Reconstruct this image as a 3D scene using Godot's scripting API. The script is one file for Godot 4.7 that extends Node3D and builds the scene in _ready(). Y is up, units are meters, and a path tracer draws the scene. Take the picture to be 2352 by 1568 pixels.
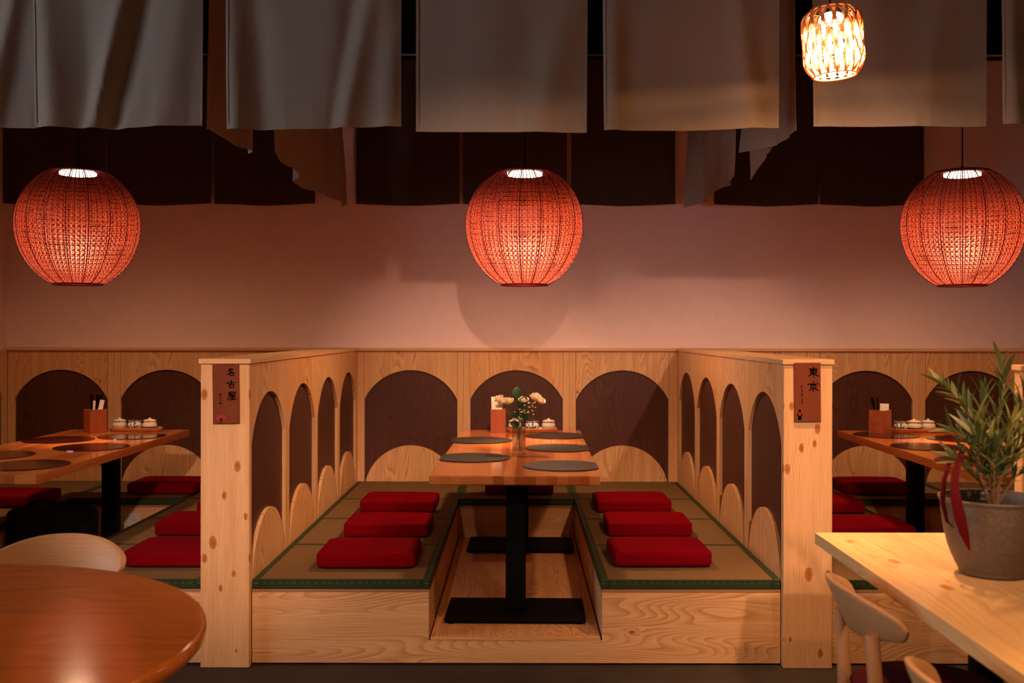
extends Node3D
# A Japanese restaurant: three sunken-table booths behind pine partitions, red woven globe lanterns,
# cloth panels hung from rods, a round table and a pine table with chairs in the aisle.
# Units are metres; the camera stands at the origin of x and z at eye height and looks along -z.

const F := 2426.0          # focal length in pixels of the 2352 x 1568 frame
const EYE := 1.5
const ZF := -4.75          # front plane of the platforms
const ZB := -7.84          # face of the panelling on the back wall
const PITCH := 2.595       # booth to booth
const HALF := 1.19         # half the clear width of a booth
const CX := -0.01          # middle of the middle booth
const TAT := 0.384         # top of the tatami
const TOP := 0.838         # top of the booth tables
const PITB := -7.035       # back of the leg well

var M := {}
var taken := {}
var rng := RandomNumberGenerator.new()

# ---------------------------------------------------------------- mesh builder
class MB:
	var v := PackedVector3Array()
	var n := PackedVector3Array()
	var uv := PackedVector2Array()
	var ix := PackedInt32Array()
	var own_uv := false

	func q(a: Vector3, b: Vector3, c: Vector3, d: Vector3, nrm: Vector3) -> void:
		var s := v.size()
		v.append_array([a, b, c, d]); n.append_array([nrm, nrm, nrm, nrm])
		uv.append_array([Vector2.ZERO, Vector2.ZERO, Vector2.ZERO, Vector2.ZERO])
		if (b - a).cross(c - a).dot(nrm) > 0.0:
			ix.append_array([s, s + 2, s + 1, s, s + 3, s + 2])
		else:
			ix.append_array([s, s + 1, s + 2, s, s + 2, s + 3])

	func t(a: Vector3, b: Vector3, c: Vector3, nrm: Vector3) -> void:
		var s := v.size()
		v.append_array([a, b, c]); n.append_array([nrm, nrm, nrm])
		uv.append_array([Vector2.ZERO, Vector2.ZERO, Vector2.ZERO])
		if (b - a).cross(c - a).dot(nrm) > 0.0:
			ix.append_array([s, s + 2, s + 1])
		else:
			ix.append_array([s, s + 1, s + 2])

	func box(lo: Vector3, hi: Vector3, c := 0.0) -> void:
		var P := [lo, hi]
		for k in 3:
			var a := (k + 1) % 3
			var b := (k + 2) % 3
			for s in 2:
				var pts: Array[Vector3] = []
				for w in [[0, 0], [1, 0], [1, 1], [0, 1]]:
					var p := Vector3.ZERO
					p[k] = P[s][k]
					p[a] = P[w[0]][a] + (c if w[0] == 0 else -c)
					p[b] = P[w[1]][b] + (c if w[1] == 0 else -c)
					pts.append(p)
				var nr := Vector3.ZERO
				nr[k] = 1.0 if s == 1 else -1.0
				q(pts[0], pts[1], pts[2], pts[3], nr)
		if c <= 0.0:
			return
		for e in 3:
			var a := (e + 1) % 3
			var b := (e + 2) % 3
			for sa in 2:
				for sb in 2:
					var ina: float = -c if sa == 1 else c
					var inb: float = -c if sb == 1 else c
					var pa := Vector3.ZERO
					pa[a] = P[sa][a]; pa[b] = P[sb][b] + inb
					var pb := Vector3.ZERO
					pb[a] = P[sa][a] + ina; pb[b] = P[sb][b]
					var e0: float = lo[e] + c
					var e1: float = hi[e] - c
					var a0 := pa; a0[e] = e0
					var a1 := pa; a1[e] = e1
					var b0 := pb; b0[e] = e0
					var b1 := pb; b1[e] = e1
					var nr := Vector3.ZERO
					nr[a] = 1.0 if sa == 1 else -1.0
					nr[b] = 1.0 if sb == 1 else -1.0
					q(a0, a1, b1, b0, nr.normalized())
		for sx in 2:
			for sy in 2:
				for sz in 2:
					var k := Vector3(P[sx].x, P[sy].y, P[sz].z)
					var i := Vector3(-c if sx == 1 else c, -c if sy == 1 else c, -c if sz == 1 else c)
					t(k + Vector3(0, i.y, i.z), k + Vector3(i.x, 0, i.z), k + Vector3(i.x, i.y, 0), -i.normalized())

	# rows of points, smooth normals; flip turns the outside over
	func grid(rows: Array, wrap := false, flip := false, uvs := Vector2.ZERO) -> void:
		var R := rows.size()
		var C: int = rows[0].size()
		var s := v.size()
		for i in R:
			for j in C:
				var jm: int = (j - 1 + C) % C if wrap else maxi(j - 1, 0)
				var jp: int = (j + 1) % C if wrap else mini(j + 1, C - 1)
				var du: Vector3 = rows[i][jp] - rows[i][jm]
				var dv: Vector3 = rows[mini(i + 1, R - 1)][j] - rows[maxi(i - 1, 0)][j]
				if du.length() < 1e-7:
					var i2 := 1 if i == 0 else R - 2
					du = rows[i2][jp] - rows[i2][jm]
				var nn := du.cross(dv).normalized()
				v.append(rows[i][j]); n.append(-nn if flip else nn)
				uv.append(Vector2(float(j) / float(C if wrap else C - 1) * uvs.x, float(i) / float(R - 1) * uvs.y))
		if uvs != Vector2.ZERO:
			own_uv = true
		for i in R - 1:
			for j in (C if wrap else C - 1):
				var a := s + i * C + j
				var b := s + i * C + (j + 1) % C
				var c := b + C
				var d := a + C
				if flip:
					ix.append_array([a, b, c, a, c, d])
				else:
					ix.append_array([a, c, b, a, d, c])

	# profile of (radius, height) from top to bottom or bottom to top, turned about y
	func lathe(prof: Array, seg := 32, uvs := Vector2.ZERO, c := Vector3.ZERO) -> void:
		var rows := []
		for p in prof:
			var row := PackedVector3Array()
			for j in seg + (0 if uvs == Vector2.ZERO else 1):
				var a := TAU * j / seg
				row.append(c + Vector3(p.x * cos(a), p.y, p.x * sin(a)))
			rows.append(row)
		grid(rows, uvs == Vector2.ZERO, true, uvs)

	func disc(c: Vector3, r: float, nrm := Vector3.UP, seg := 32) -> void:
		var a := nrm.cross(Vector3(0.3, 0.1, 0.9)).normalized()
		var b := nrm.cross(a)
		for j in seg:
			var t0 := TAU * j / seg
			var t1 := TAU * (j + 1) / seg
			t(c, c + (a * cos(t0) + b * sin(t0)) * r, c + (a * cos(t1) + b * sin(t1)) * r, nrm)

	func tube(pts: Array, rad, sides := 6, caps := true) -> void:
		var rows := []
		var m := pts.size()
		var up := Vector3.UP
		for i in m:
			var d: Vector3 = (pts[mini(i + 1, m - 1)] - pts[maxi(i - 1, 0)]).normalized()
			if i == 0:
				up = Vector3.RIGHT if absf(d.y) > 0.8 else Vector3.UP
			var a := d.cross(up).normalized()
			up = a.cross(d).normalized()
			var r: float = rad[i] if rad is Array else rad
			var row := PackedVector3Array()
			for j in sides:
				var g := TAU * j / sides
				row.append(pts[i] + (a * cos(g) + up * sin(g)) * r)
			rows.append(row)
		grid(rows, true, true)
		if caps:
			for e in [0, m - 1]:
				var row: PackedVector3Array = rows[e]
				var nr: Vector3 = (pts[0] - pts[1]).normalized() if e == 0 else (pts[m - 1] - pts[m - 2]).normalized()
				for j in sides:
					t(pts[e], row[j], row[(j + 1) % sides], nr)

	# flat outline in x, y pushed out from z0 to z1
	func prism(poly: PackedVector2Array, z0: float, z1: float) -> void:
		var tri := Geometry2D.triangulate_polygon(poly)
		for k in range(0, tri.size(), 3):
			var a := poly[tri[k]]; var b := poly[tri[k + 1]]; var c := poly[tri[k + 2]]
			t(Vector3(a.x, a.y, z1), Vector3(b.x, b.y, z1), Vector3(c.x, c.y, z1), Vector3(0, 0, 1))
			t(Vector3(a.x, a.y, z0), Vector3(b.x, b.y, z0), Vector3(c.x, c.y, z0), Vector3(0, 0, -1))
		var cw := Geometry2D.is_polygon_clockwise(poly)
		for i in poly.size():
			var a := poly[i]; var b := poly[(i + 1) % poly.size()]
			var d := (b - a).normalized()
			var nr := Vector3(d.y, -d.x, 0) if not cw else Vector3(-d.y, d.x, 0)
			q(Vector3(a.x, a.y, z0), Vector3(b.x, b.y, z0), Vector3(b.x, b.y, z1), Vector3(a.x, a.y, z1), nr)

	# box with round edges of radius r; puff lifts the middle of the two large faces
	func soft(size: Vector3, r: float, seg := 10, puff := 0.0, c := Vector3.ZERO) -> void:
		var h := size / 2.0
		var inner := h - Vector3(r, r, r)
		for k in 3:
			var a := (k + 1) % 3
			var b := (k + 2) % 3
			for s in [-1.0, 1.0]:
				var rows := []
				for i in seg + 1:
					var row := PackedVector3Array()
					for j in seg + 1:
						var fa := tan((2.0 * i / seg - 1.0) * PI / 4.0)
						var fb := tan((2.0 * j / seg - 1.0) * PI / 4.0)
						var p := Vector3.ZERO
						p[k] = s * h[k]; p[a] = fa * h[a]; p[b] = fb * h[b]
						var g := Vector3(clampf(p.x, -inner.x, inner.x), clampf(p.y, -inner.y, inner.y), clampf(p.z, -inner.z, inner.z))
						var o := g + (p - g).normalized() * r
						var e := (1.0 - pow(o.x / h.x, 2)) * (1.0 - pow(o.z / h.z, 2))
						o.y += signf(o.y) * puff * e * absf(o.y) / h.y
						row.append(o + c)
					rows.append(row)
				grid(rows, false, s < 0.0)

	# grain: axis the first texture direction runs along; wm, hm: metres that the texture covers
	func mesh(grain := -1, wm := 1.0, hm := 1.0, off := Vector2.ZERO) -> ArrayMesh:
		if grain >= 0:
			for i in v.size():
				var m := n[i].abs()
				var k := 0 if m.x >= m.y and m.x >= m.z else (1 if m.y >= m.z else 2)
				if k != grain:
					uv[i] = Vector2(v[i][grain] / wm, v[i][3 - grain - k] / hm) + off
				else:
					uv[i] = Vector2(v[i][(grain + 1) % 3] * 0.2 / wm, v[i][(grain + 2) % 3] / hm) + off
		var arr := []
		arr.resize(Mesh.ARRAY_MAX)
		arr[Mesh.ARRAY_VERTEX] = v
		arr[Mesh.ARRAY_NORMAL] = n
		arr[Mesh.ARRAY_TEX_UV] = uv
		arr[Mesh.ARRAY_INDEX] = ix
		var o := ArrayMesh.new()
		o.add_surface_from_arrays(Mesh.PRIMITIVE_TRIANGLES, arr)
		return o

# ---------------------------------------------------------------- naming
func numbered(called: String) -> String:
	var k: int = taken.get(called, 0)
	taken[called] = k + 1
	return called if k == 0 else "%s_%03d" % [called, k]

func tag(o: Node, label: String, category: String, group := "") -> Node:
	o.set_meta("label", label)
	o.set_meta("category", category)
	if group != "":
		o.set_meta("group", group)
	return o

func thing(called: String, label: String, category: String, at := Vector3.ZERO, turn := 0.0, group := "") -> Node3D:
	var o := Node3D.new()
	o.name = numbered(called)
	add_child(o)
	o.position = at
	o.rotation.y = turn
	tag(o, label, category, group)
	return o

func part(parent: Node, called: String, mesh: Mesh, mat: Material, at := Vector3.ZERO, turn := Vector3.ZERO) -> MeshInstance3D:
	var o := MeshInstance3D.new()
	o.name = called
	o.mesh = mesh
	o.material_override = mat
	o.position = at
	o.rotation = turn
	parent.add_child(o, true)
	return o

func struct(called: String, mesh: Mesh, mat: Material) -> MeshInstance3D:
	var o := part(self, numbered(called), mesh, mat)
	o.set_meta("kind", "structure")
	return o

func copy(src: Node3D, at: Vector3, turn: float, label: String) -> Node3D:
	var o: Node3D = src.duplicate()
	o.name = numbered(String(src.get_meta("base")))
	add_child(o)
	o.position = at
	o.rotation = Vector3(0, turn, 0)
	o.set_meta("label", label)
	return o

func bx(lo: Vector3, hi: Vector3, c := 0.0, grain := -1, wm := 1.0, hm := 1.0, off := Vector2.ZERO) -> ArrayMesh:
	var b := MB.new()
	b.box(lo, hi, c)
	return b.mesh(grain, wm, hm, off)

# ---------------------------------------------------------------- textures and materials
func tex(w: int, h: int, data: PackedByteArray) -> ImageTexture:
	var im := Image.create_from_data(w, h, false, Image.FORMAT_RGB8, data)
	im.generate_mipmaps()
	return ImageTexture.create_from_image(im)

# sawn or peeled wood: rings drawn as level lines of a bent height field, bent further round the knots
func wood(w: int, h: int, wm: float, hm: float, sd: int, light: Color, dark: Color, rings: float, warp: float, fx: float, fy: float, amount: float, knots := []) -> ImageTexture:
	var n1 := FastNoiseLite.new()
	n1.seed = sd; n1.noise_type = FastNoiseLite.TYPE_SIMPLEX_SMOOTH; n1.frequency = 1.0; n1.fractal_type = FastNoiseLite.FRACTAL_FBM; n1.fractal_octaves = 2; n1.fractal_gain = 0.3
	var n2 := FastNoiseLite.new()
	n2.seed = sd + 7; n2.noise_type = FastNoiseLite.TYPE_VALUE; n2.frequency = 1.0; n2.fractal_type = FastNoiseLite.FRACTAL_NONE
	var d := PackedByteArray()
	d.resize(w * h * 3)
	var lr := light.r * 255.0; var lg := light.g * 255.0; var lb := light.b * 255.0
	var kr := dark.r * 255.0 - lr; var kg := dark.g * 255.0 - lg; var kb := dark.b * 255.0 - lb
	var o := 0
	for j in h:
		var y := hm * j / h
		for i in w:
			var x := wm * i / w
			var hh := y * rings + warp * n1.get_noise_2d(x * fx, y * fy)
			var dk := 0.0
			for k in knots:
				var dx: float = (x - k.x) * 0.55
				var dy: float = y - k.y
				var qq: float = (dx * dx + dy * dy) / (k.z * k.z)
				if qq < 30.0:
					hh += 1.6 * exp(-qq * 0.16) * (1.0 if dy > 0.0 else -1.0) * minf(1.0, absf(dy) / k.z)
					if qq < 1.6:
						dk = maxf(dk, clampf((1.6 - qq) * 1.5 + 0.5 * n1.get_noise_2d(x * 60.0, y * 90.0), 0.0, 1.0) * (0.78 - 0.22 * minf(qq, 1.0) + 0.16 * n2.get_noise_2d(x * 300.0, y * 300.0)))
			var f := hh - floorf(hh)
			var late := f * f * sqrt(f)
			if f > 0.92:
				late *= (1.0 - f) * 12.5
			var fine := n2.get_noise_2d(x * 14.0, y * 620.0)
			var tt := clampf(amount * (0.75 + 0.6 * n1.get_noise_2d(x * 0.9 + 31.0, y * 11.0)) * late + 0.13 * fine + 0.06 + 0.12 * n1.get_noise_2d(x * 0.4, y * 16.0 + 50.0), 0.0, 1.2)
			tt = maxf(tt, dk * 1.4)
			d[o] = int(clampf(lr + kr * tt, 0.0, 255.0))
			d[o + 1] = int(clampf(lg + kg * tt, 0.0, 255.0))
			d[o + 2] = int(clampf(lb + kb * tt, 0.0, 255.0))
			o += 3
	return tex(w, h, d)

func mat(c: Color, rough := 0.7, tx: Texture2D = null, spec := 0.5) -> StandardMaterial3D:
	var m := StandardMaterial3D.new()
	m.albedo_color = c
	m.roughness = rough
	m.metallic_specular = spec
	if tx:
		m.albedo_texture = tx
	return m

func glow(c: Color, k: float) -> StandardMaterial3D:
	var m := mat(c, 0.6)
	m.emission_enabled = true
	m.emission = c
	m.emission_energy_multiplier = k
	return m

func speckle(w: int, sd: int, a: Color, b: Color, sx: float, sy: float) -> ImageTexture:
	var n1 := FastNoiseLite.new()
	n1.seed = sd; n1.noise_type = FastNoiseLite.TYPE_VALUE; n1.frequency = 1.0; n1.fractal_type = FastNoiseLite.FRACTAL_NONE
	var d := PackedByteArray()
	d.resize(w * w * 3)
	var o := 0
	for j in w:
		for i in w:
			var c := a.lerp(b, clampf(0.5 + 0.5 * n1.get_noise_2d(i * sx, j * sy) + 0.25 * n1.get_noise_2d(j * sx + 400.0, i * sy), 0.0, 1.0))
			d[o] = int(c.r * 255.0); d[o + 1] = int(c.g * 255.0); d[o + 2] = int(c.b * 255.0)
			o += 3
	return tex(w, w, d)

func make_materials() -> void:
	var pl := Color8(220, 172, 122)
	var pd := Color8(164, 96, 46)
	# plywood faced with peeled pine: wide flames (2.4 m x 1.2 m)
	var ply := wood(1536, 768, 2.4, 1.2, 11, pl, pd, 30.0, 9.0, 0.62, 4.4, 0.66, [Vector3(0.55, 0.62, 0.008), Vector3(1.72, 0.17, 0.008), Vector3(2.06, 0.95, 0.007), Vector3(1.1, 1.07, 0.007)])
	M.ply = mat(Color.WHITE, 0.55, ply, 0.35)
	M.ply2 = mat(Color8(255, 246, 236), 0.55, ply, 0.35)
	M.plyedge = mat(Color8(150, 104, 68), 0.7)
	var dply := wood(768, 384, 2.4, 1.2, 23, Color8(84, 45, 31), Color8(54, 26, 18), 26.0, 5.0, 1.0, 4.0, 0.55)
	M.dark = mat(Color.WHITE, 0.5, dply, 0.35)
	# solid pine boards: straight fine grain and knots (the two end boards carry their own knots)
	var lk := []
	for k in [[472, 907, 11], [548, 1072, 11], [518, 1139, 8], [567, 1187, 7], [492, 1247, 13], [473, 1283, 9], [540, 1318, 7], [510, 1352, 7], [546, 1496, 4]]:
		lk.append(Vector3(1.5 - (k[1] - 760) * 4.7 / F, (k[0] - 463) * 4.7 / F, k[2] * 4.7 / F * 0.6))
	M.post_l = mat(Color.WHITE, 0.5, wood(1024, 192, 1.4, 0.22, 31, pl, pd, 140.0, 2.2, 0.45, 6.0, 0.5, lk), 0.35)
	var rk := []
	for k in [[1815, 932, 8], [1875, 984, 10], [1868, 1018, 7], [1838, 1028, 9], [1806, 1076, 10], [1855, 1318, 14], [1900, 1318, 9], [1813, 1468, 5], [1882, 1500, 9]]:
		rk.append(Vector3(1.5 - (k[1] - 760) * 4.7 / F, (k[0] - 1797) * 4.7 / F, k[2] * 4.7 / F * 0.6))
	M.post_r = mat(Color.WHITE, 0.5, wood(1024, 192, 1.4, 0.22, 37, pl, pd, 130.0, 2.2, 0.45, 6.0, 0.5, rk), 0.35)
	M.strip = mat(Color.WHITE, 0.5, wood(1024, 256, 3.4, 0.5, 41, pl, pd, 120.0, 3.0, 0.5, 7.0, 0.5, [Vector3(0.42, 0.06, 0.009), Vector3(1.3, 0.16, 0.01), Vector3(2.2, 0.27, 0.009), Vector3(2.9, 0.1, 0.008), Vector3(0.9, 0.4, 0.01), Vector3(1.9, 0.44, 0.008)]), 0.35)
	# varnished stave-glued booth tables, four tones
	var stave := wood(768, 128, 2.4, 0.4, 53, Color8(206, 124, 62), Color8(156, 80, 34), 60.0, 5.0, 0.9, 6.0, 0.4)
	M.stave = []
	for c in [Color8(255, 255, 255), Color8(250, 238, 226), Color8(232, 208, 190), Color8(250, 240, 236), Color8(216, 190, 172)]:
		var m := mat(c, 0.13, stave, 0.6)
		M.stave.append(m)
	M.round_top = mat(Color.WHITE, 0.12, wood(1024, 512, 2.0, 2.0, 59, Color8(178, 98, 38), Color8(122, 60, 20), 30.0, 4.0, 0.8, 4.0, 0.5), 0.42)
	M.pine_top = mat(Color.WHITE, 0.5, wood(1024, 512, 2.4, 0.9, 61, Color8(232, 188, 132), Color8(196, 128, 66), 40.0, 3.0, 0.7, 4.0, 0.45, [Vector3(0.14, 0.09, 0.012), Vector3(0.42, 0.13, 0.016), Vector3(0.72, 0.16, 0.015), Vector3(0.76, 0.4, 0.013), Vector3(1.1, 0.24, 0.013), Vector3(1.3, 0.1, 0.012)]), 0.35)
	M.chair = mat(Color.WHITE, 0.5, wood(512, 128, 1.2, 0.3, 67, Color8(198, 148, 102), Color8(160, 106, 64), 60.0, 2.5, 0.8, 5.0, 0.35), 0.35)
	M.chair_leg = mat(Color8(196, 142, 98), 0.5)
	M.cedar = mat(Color.WHITE, 0.45, wood(512, 256, 0.5, 0.25, 71, Color8(170, 84, 40), Color8(128, 54, 24), 60.0, 4.0, 3.0, 9.0, 0.6))
	M.sign = mat(Color.WHITE, 0.5, wood(256, 256, 0.4, 0.25, 79, Color8(116, 54, 24), Color8(78, 31, 13), 90.0, 4.0, 3.0, 9.0, 0.6), 0.3)
	M.bamboo = mat(Color.WHITE, 0.35, wood(512, 128, 0.6, 0.2, 73, Color8(196, 120, 62), Color8(150, 80, 34), 70.0, 3.0, 2.0, 6.0, 0.5))
	M.plaster = mat(Color.WHITE, 0.85, speckle(512, 5, Color8(236, 203, 191), Color8(232, 199, 186), 0.06, 0.06), 0.2)
	M.plaster.uv1_triplanar = true; M.plaster.uv1_world_triplanar = true; M.plaster.uv1_scale = Vector3(0.7, 0.7, 0.7)
	M.black = mat(Color8(16, 14, 14), 0.9, null, 0.2)
	M.steel = mat(Color8(10, 9, 9), 0.7, null, 0.2)
	M.floor = mat(Color.WHITE, 0.55, speckle(512, 9, Color8(46, 40, 36), Color8(56, 49, 44), 0.02, 0.02), 0.3)
	M.floor.uv1_triplanar = true; M.floor.uv1_world_triplanar = true
	# cloths: plain weave, two tones of thread
	M.taupe = mat(Color.WHITE, 0.95, speckle(512, 13, Color8(152, 135, 120), Color8(140, 123, 110), 0.7, 0.09), 0.15)
	M.taupe.uv1_scale = Vector3(3, 3, 3)
	M.brown = mat(Color.WHITE, 0.95, speckle(256, 17, Color8(74, 60, 50), Color8(66, 53, 44), 0.7, 0.09), 0.1)
	M.brown.uv1_scale = Vector3(3, 3, 3)
	M.red = mat(Color.WHITE, 0.95, speckle(256, 19, Color8(120, 4, 16), Color8(104, 3, 13), 0.6, 0.6), 0.1)
	M.red.uv1_triplanar = true; M.red.uv1_scale = Vector3(4, 4, 4)
	M.maroon = mat(Color8(70, 12, 20), 0.9, null, 0.2)
	# rush mat: fine ribs
	var d := PackedByteArray()
	d.resize(128 * 128 * 3)
	var sp := FastNoiseLite.new()
	sp.seed = 3; sp.frequency = 0.4
	for j in 128:
		for i in 128:
			var k := 0.80 + 0.13 * sin(TAU * j / 8.0) + 0.05 * sin(TAU * (i + (4 if int(j / 8.0) % 2 else 0)) / 16.0) + 0.06 * sp.get_noise_2d(i, j * 4)
			var at := (j * 128 + i) * 3
			d[at] = int(142 * k); d[at + 1] = int(106 * k); d[at + 2] = int(66 * k)
	M.tatami = mat(Color.WHITE, 0.8, tex(128, 128, d), 0.25)
	# woven border cloth: green lattice with paler lozenges
	d = PackedByteArray()
	d.resize(128 * 64 * 3)
	for j in 64:
		for i in 128:
			var a := fposmod((i + j * 2.0) / 32.0, 1.0)
			var b := fposmod((i - j * 2.0) / 32.0, 1.0)
			var line := minf(minf(a, 1.0 - a), minf(b, 1.0 - b))
			var ca := int(floorf((i + j * 2.0) / 32.0)); var cb := int(floorf((i - j * 2.0) / 32.0))
			var c := Color8(36, 50, 16)
			if line < 0.07:
				c = Color8(16, 24, 8)
			elif (ca + cb * 3) % 4 == 0 and line > 0.16 and line < 0.36:
				c = Color8(74, 86, 30)
			elif line > 0.2 and line < 0.3:
				c = Color8(50, 66, 22)
			var at := (j * 128 + i) * 3
			d[at] = c.r8; d[at + 1] = c.g8; d[at + 2] = c.b8
	M.heri = mat(Color.WHITE, 0.6, tex(128, 64, d), 0.4)
	# lantern cane
	M.cane_red = mat(Color8(92, 5, 7), 0.5)
	M.cane_red.backlight_enabled = true; M.cane_red.backlight = Color(0.31, 0.03, 0.03)
	M.cane_orange = mat(Color8(98, 20, 10), 0.5)
	M.cane_orange.backlight_enabled = true; M.cane_orange.backlight = Color(0.32, 0.08, 0.038)
	M.cane_pale = mat(Color8(130, 68, 34), 0.5)
	M.cane_pale.backlight_enabled = true; M.cane_pale.backlight = Color(0.4, 0.23, 0.1)
	M.rib = mat(Color8(112, 10, 14), 0.5)
	M.led = glow(Color(1.0, 0.93, 0.84), 6.0)
	M.rattan = mat(Color8(214, 158, 88), 0.5)
	M.rattan.backlight_enabled = true; M.rattan.backlight = Color(0.7, 0.45, 0.2)
	M.slat = mat(Color8(250, 240, 222), 0.6)
	M.slat.backlight_enabled = true; M.slat.backlight = Color(0.6, 0.5, 0.38)
	# table ware
	M.mat_black = mat(Color8(36, 29, 26), 0.5, null, 0.4)
	M.mat_red = mat(Color8(58, 16, 12), 0.1, null, 0.7)
	M.stone = mat(Color8(206, 192, 176), 0.25)
	M.cream = mat(Color8(228, 208, 180), 0.25)
	M.glaze = mat(Color8(30, 26, 28), 0.2)
	d = PackedByteArray()
	d.resize(256 * 64 * 3)
	for k in d.size():
		d[k] = [214, 208, 200][k % 3]
	rng.seed = 77
	for k in 90:
		var x0 := rng.randf() * 256.0; var y0 := rng.randf() * 64.0; var an := rng.randf_range(-0.7, 0.7) + (1.6 if k % 3 == 0 else 0.0); var l := rng.randf_range(5, 11)
		for s in 40:
			var f := s / 39.0 - 0.5
			var wd := 2.6 * (1.0 - 4.0 * f * f)
			for e in range(-3, 4):
				if absf(e) <= wd:
					var xi := int(fposmod(x0 + cos(an) * f * l * 2.0 - sin(an) * e, 256.0)); var yi := int(clampf(y0 + sin(an) * f * l * 2.0 + cos(an) * e, 0, 63))
					var at := (yi * 256 + xi) * 3
					d[at] = 34; d[at + 1] = 36; d[at + 2] = 58
	M.pattern = mat(Color.WHITE, 0.22, tex(256, 64, d))
	M.paper = mat(Color8(238, 222, 208), 0.8)
	M.ink = mat(Color8(10, 8, 8), 0.95, null, 0.05)
	M.inkred = mat(Color8(150, 8, 22), 0.6)
	M.plastic = mat(Color8(196, 190, 180), 0.4)
	M.bag = mat(Color8(13, 12, 13), 0.8, null, 0.3)
	M.glass = mat(Color(0.10, 0.13, 0.12, 0.10), 0.02, null, 0.8)
	M.glass.transparency = BaseMaterial3D.TRANSPARENCY_ALPHA
	M.water = mat(Color(0.16, 0.20, 0.14, 0.10), 0.02, null, 0.5)
	M.water.transparency = BaseMaterial3D.TRANSPARENCY_ALPHA
	M.petal = mat(Color8(246, 232, 204), 0.7)
	M.petal.backlight_enabled = true; M.petal.backlight = Color(0.4, 0.34, 0.24)
	M.stem = mat(Color8(74, 92, 40), 0.6)
	M.leaf_dark = mat(Color8(38, 62, 34), 0.5)
	M.leaf = []
	for c in [Color8(72, 84, 36), Color8(96, 102, 50), Color8(48, 66, 32), Color8(122, 118, 60)]:
		var m := mat(c, 0.55)
		m.backlight_enabled = true; m.backlight = Color(0.25, 0.28, 0.08)
		M.leaf.append(m)
	M.bark = mat(Color8(150, 110, 70), 0.8)
	M.soil = mat(Color8(38, 28, 22), 0.95)
	M.pot = mat(Color.WHITE, 0.5, speckle(256, 29, Color8(112, 98, 82), Color8(92, 80, 66), 0.35, 0.12), 0.5)
	M.pot.uv1_triplanar = true; M.pot.uv1_scale = Vector3(4, 4, 4)
	M.pot.metallic = 0.35
	M.ribbon = mat(Color8(84, 10, 16), 0.7, null, 0.2)

# ---------------------------------------------------------------- the scene
func _ready() -> void:
	rng.seed = 4242
	setup_view()
	make_materials()
	build_room()
	for k in [-1, 0, 1]:
		build_booth(k)
	build_partitions()
	build_signs()
	build_tables()
	build_cushions()
	build_curtains()
	build_lanterns()
	build_aisle()
	build_tableware()
	build_flowers()
	build_plant()

func setup_view() -> void:
	var cam := Camera3D.new()
	cam.name = "camera"
	cam.projection = Camera3D.PROJECTION_FRUSTUM
	cam.near = 0.05
	cam.far = 60.0
	cam.size = 2.0 * 0.05 * 784.0 / F
	cam.frustum_offset = Vector2(-16.0, -24.0) / F * 0.05
	cam.position = Vector3(0, EYE, 0)
	cam.rotation_degrees.z = 0.08
	var ca := CameraAttributesPhysical.new()
	ca.frustum_focal_length = 38.0
	ca.frustum_focus_distance = 5.6
	ca.frustum_near = 0.05
	ca.frustum_far = 60.0
	ca.exposure_aperture = 3.2
	cam.attributes = ca
	add_child(cam)
	cam.current = true
	var we := WorldEnvironment.new()
	var e := Environment.new()
	e.background_mode = Environment.BG_COLOR
	e.background_color = Color(0.74, 0.77, 0.82)
	e.background_energy_multiplier = 22.0
	e.tonemap_mode = Environment.TONE_MAPPER_LINEAR
	e.tonemap_exposure = 1.0
	e.sdfgi_enabled = true
	e.ssao_enabled = true
	e.ssil_enabled = true
	we.environment = e
	add_child(we)

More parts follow.
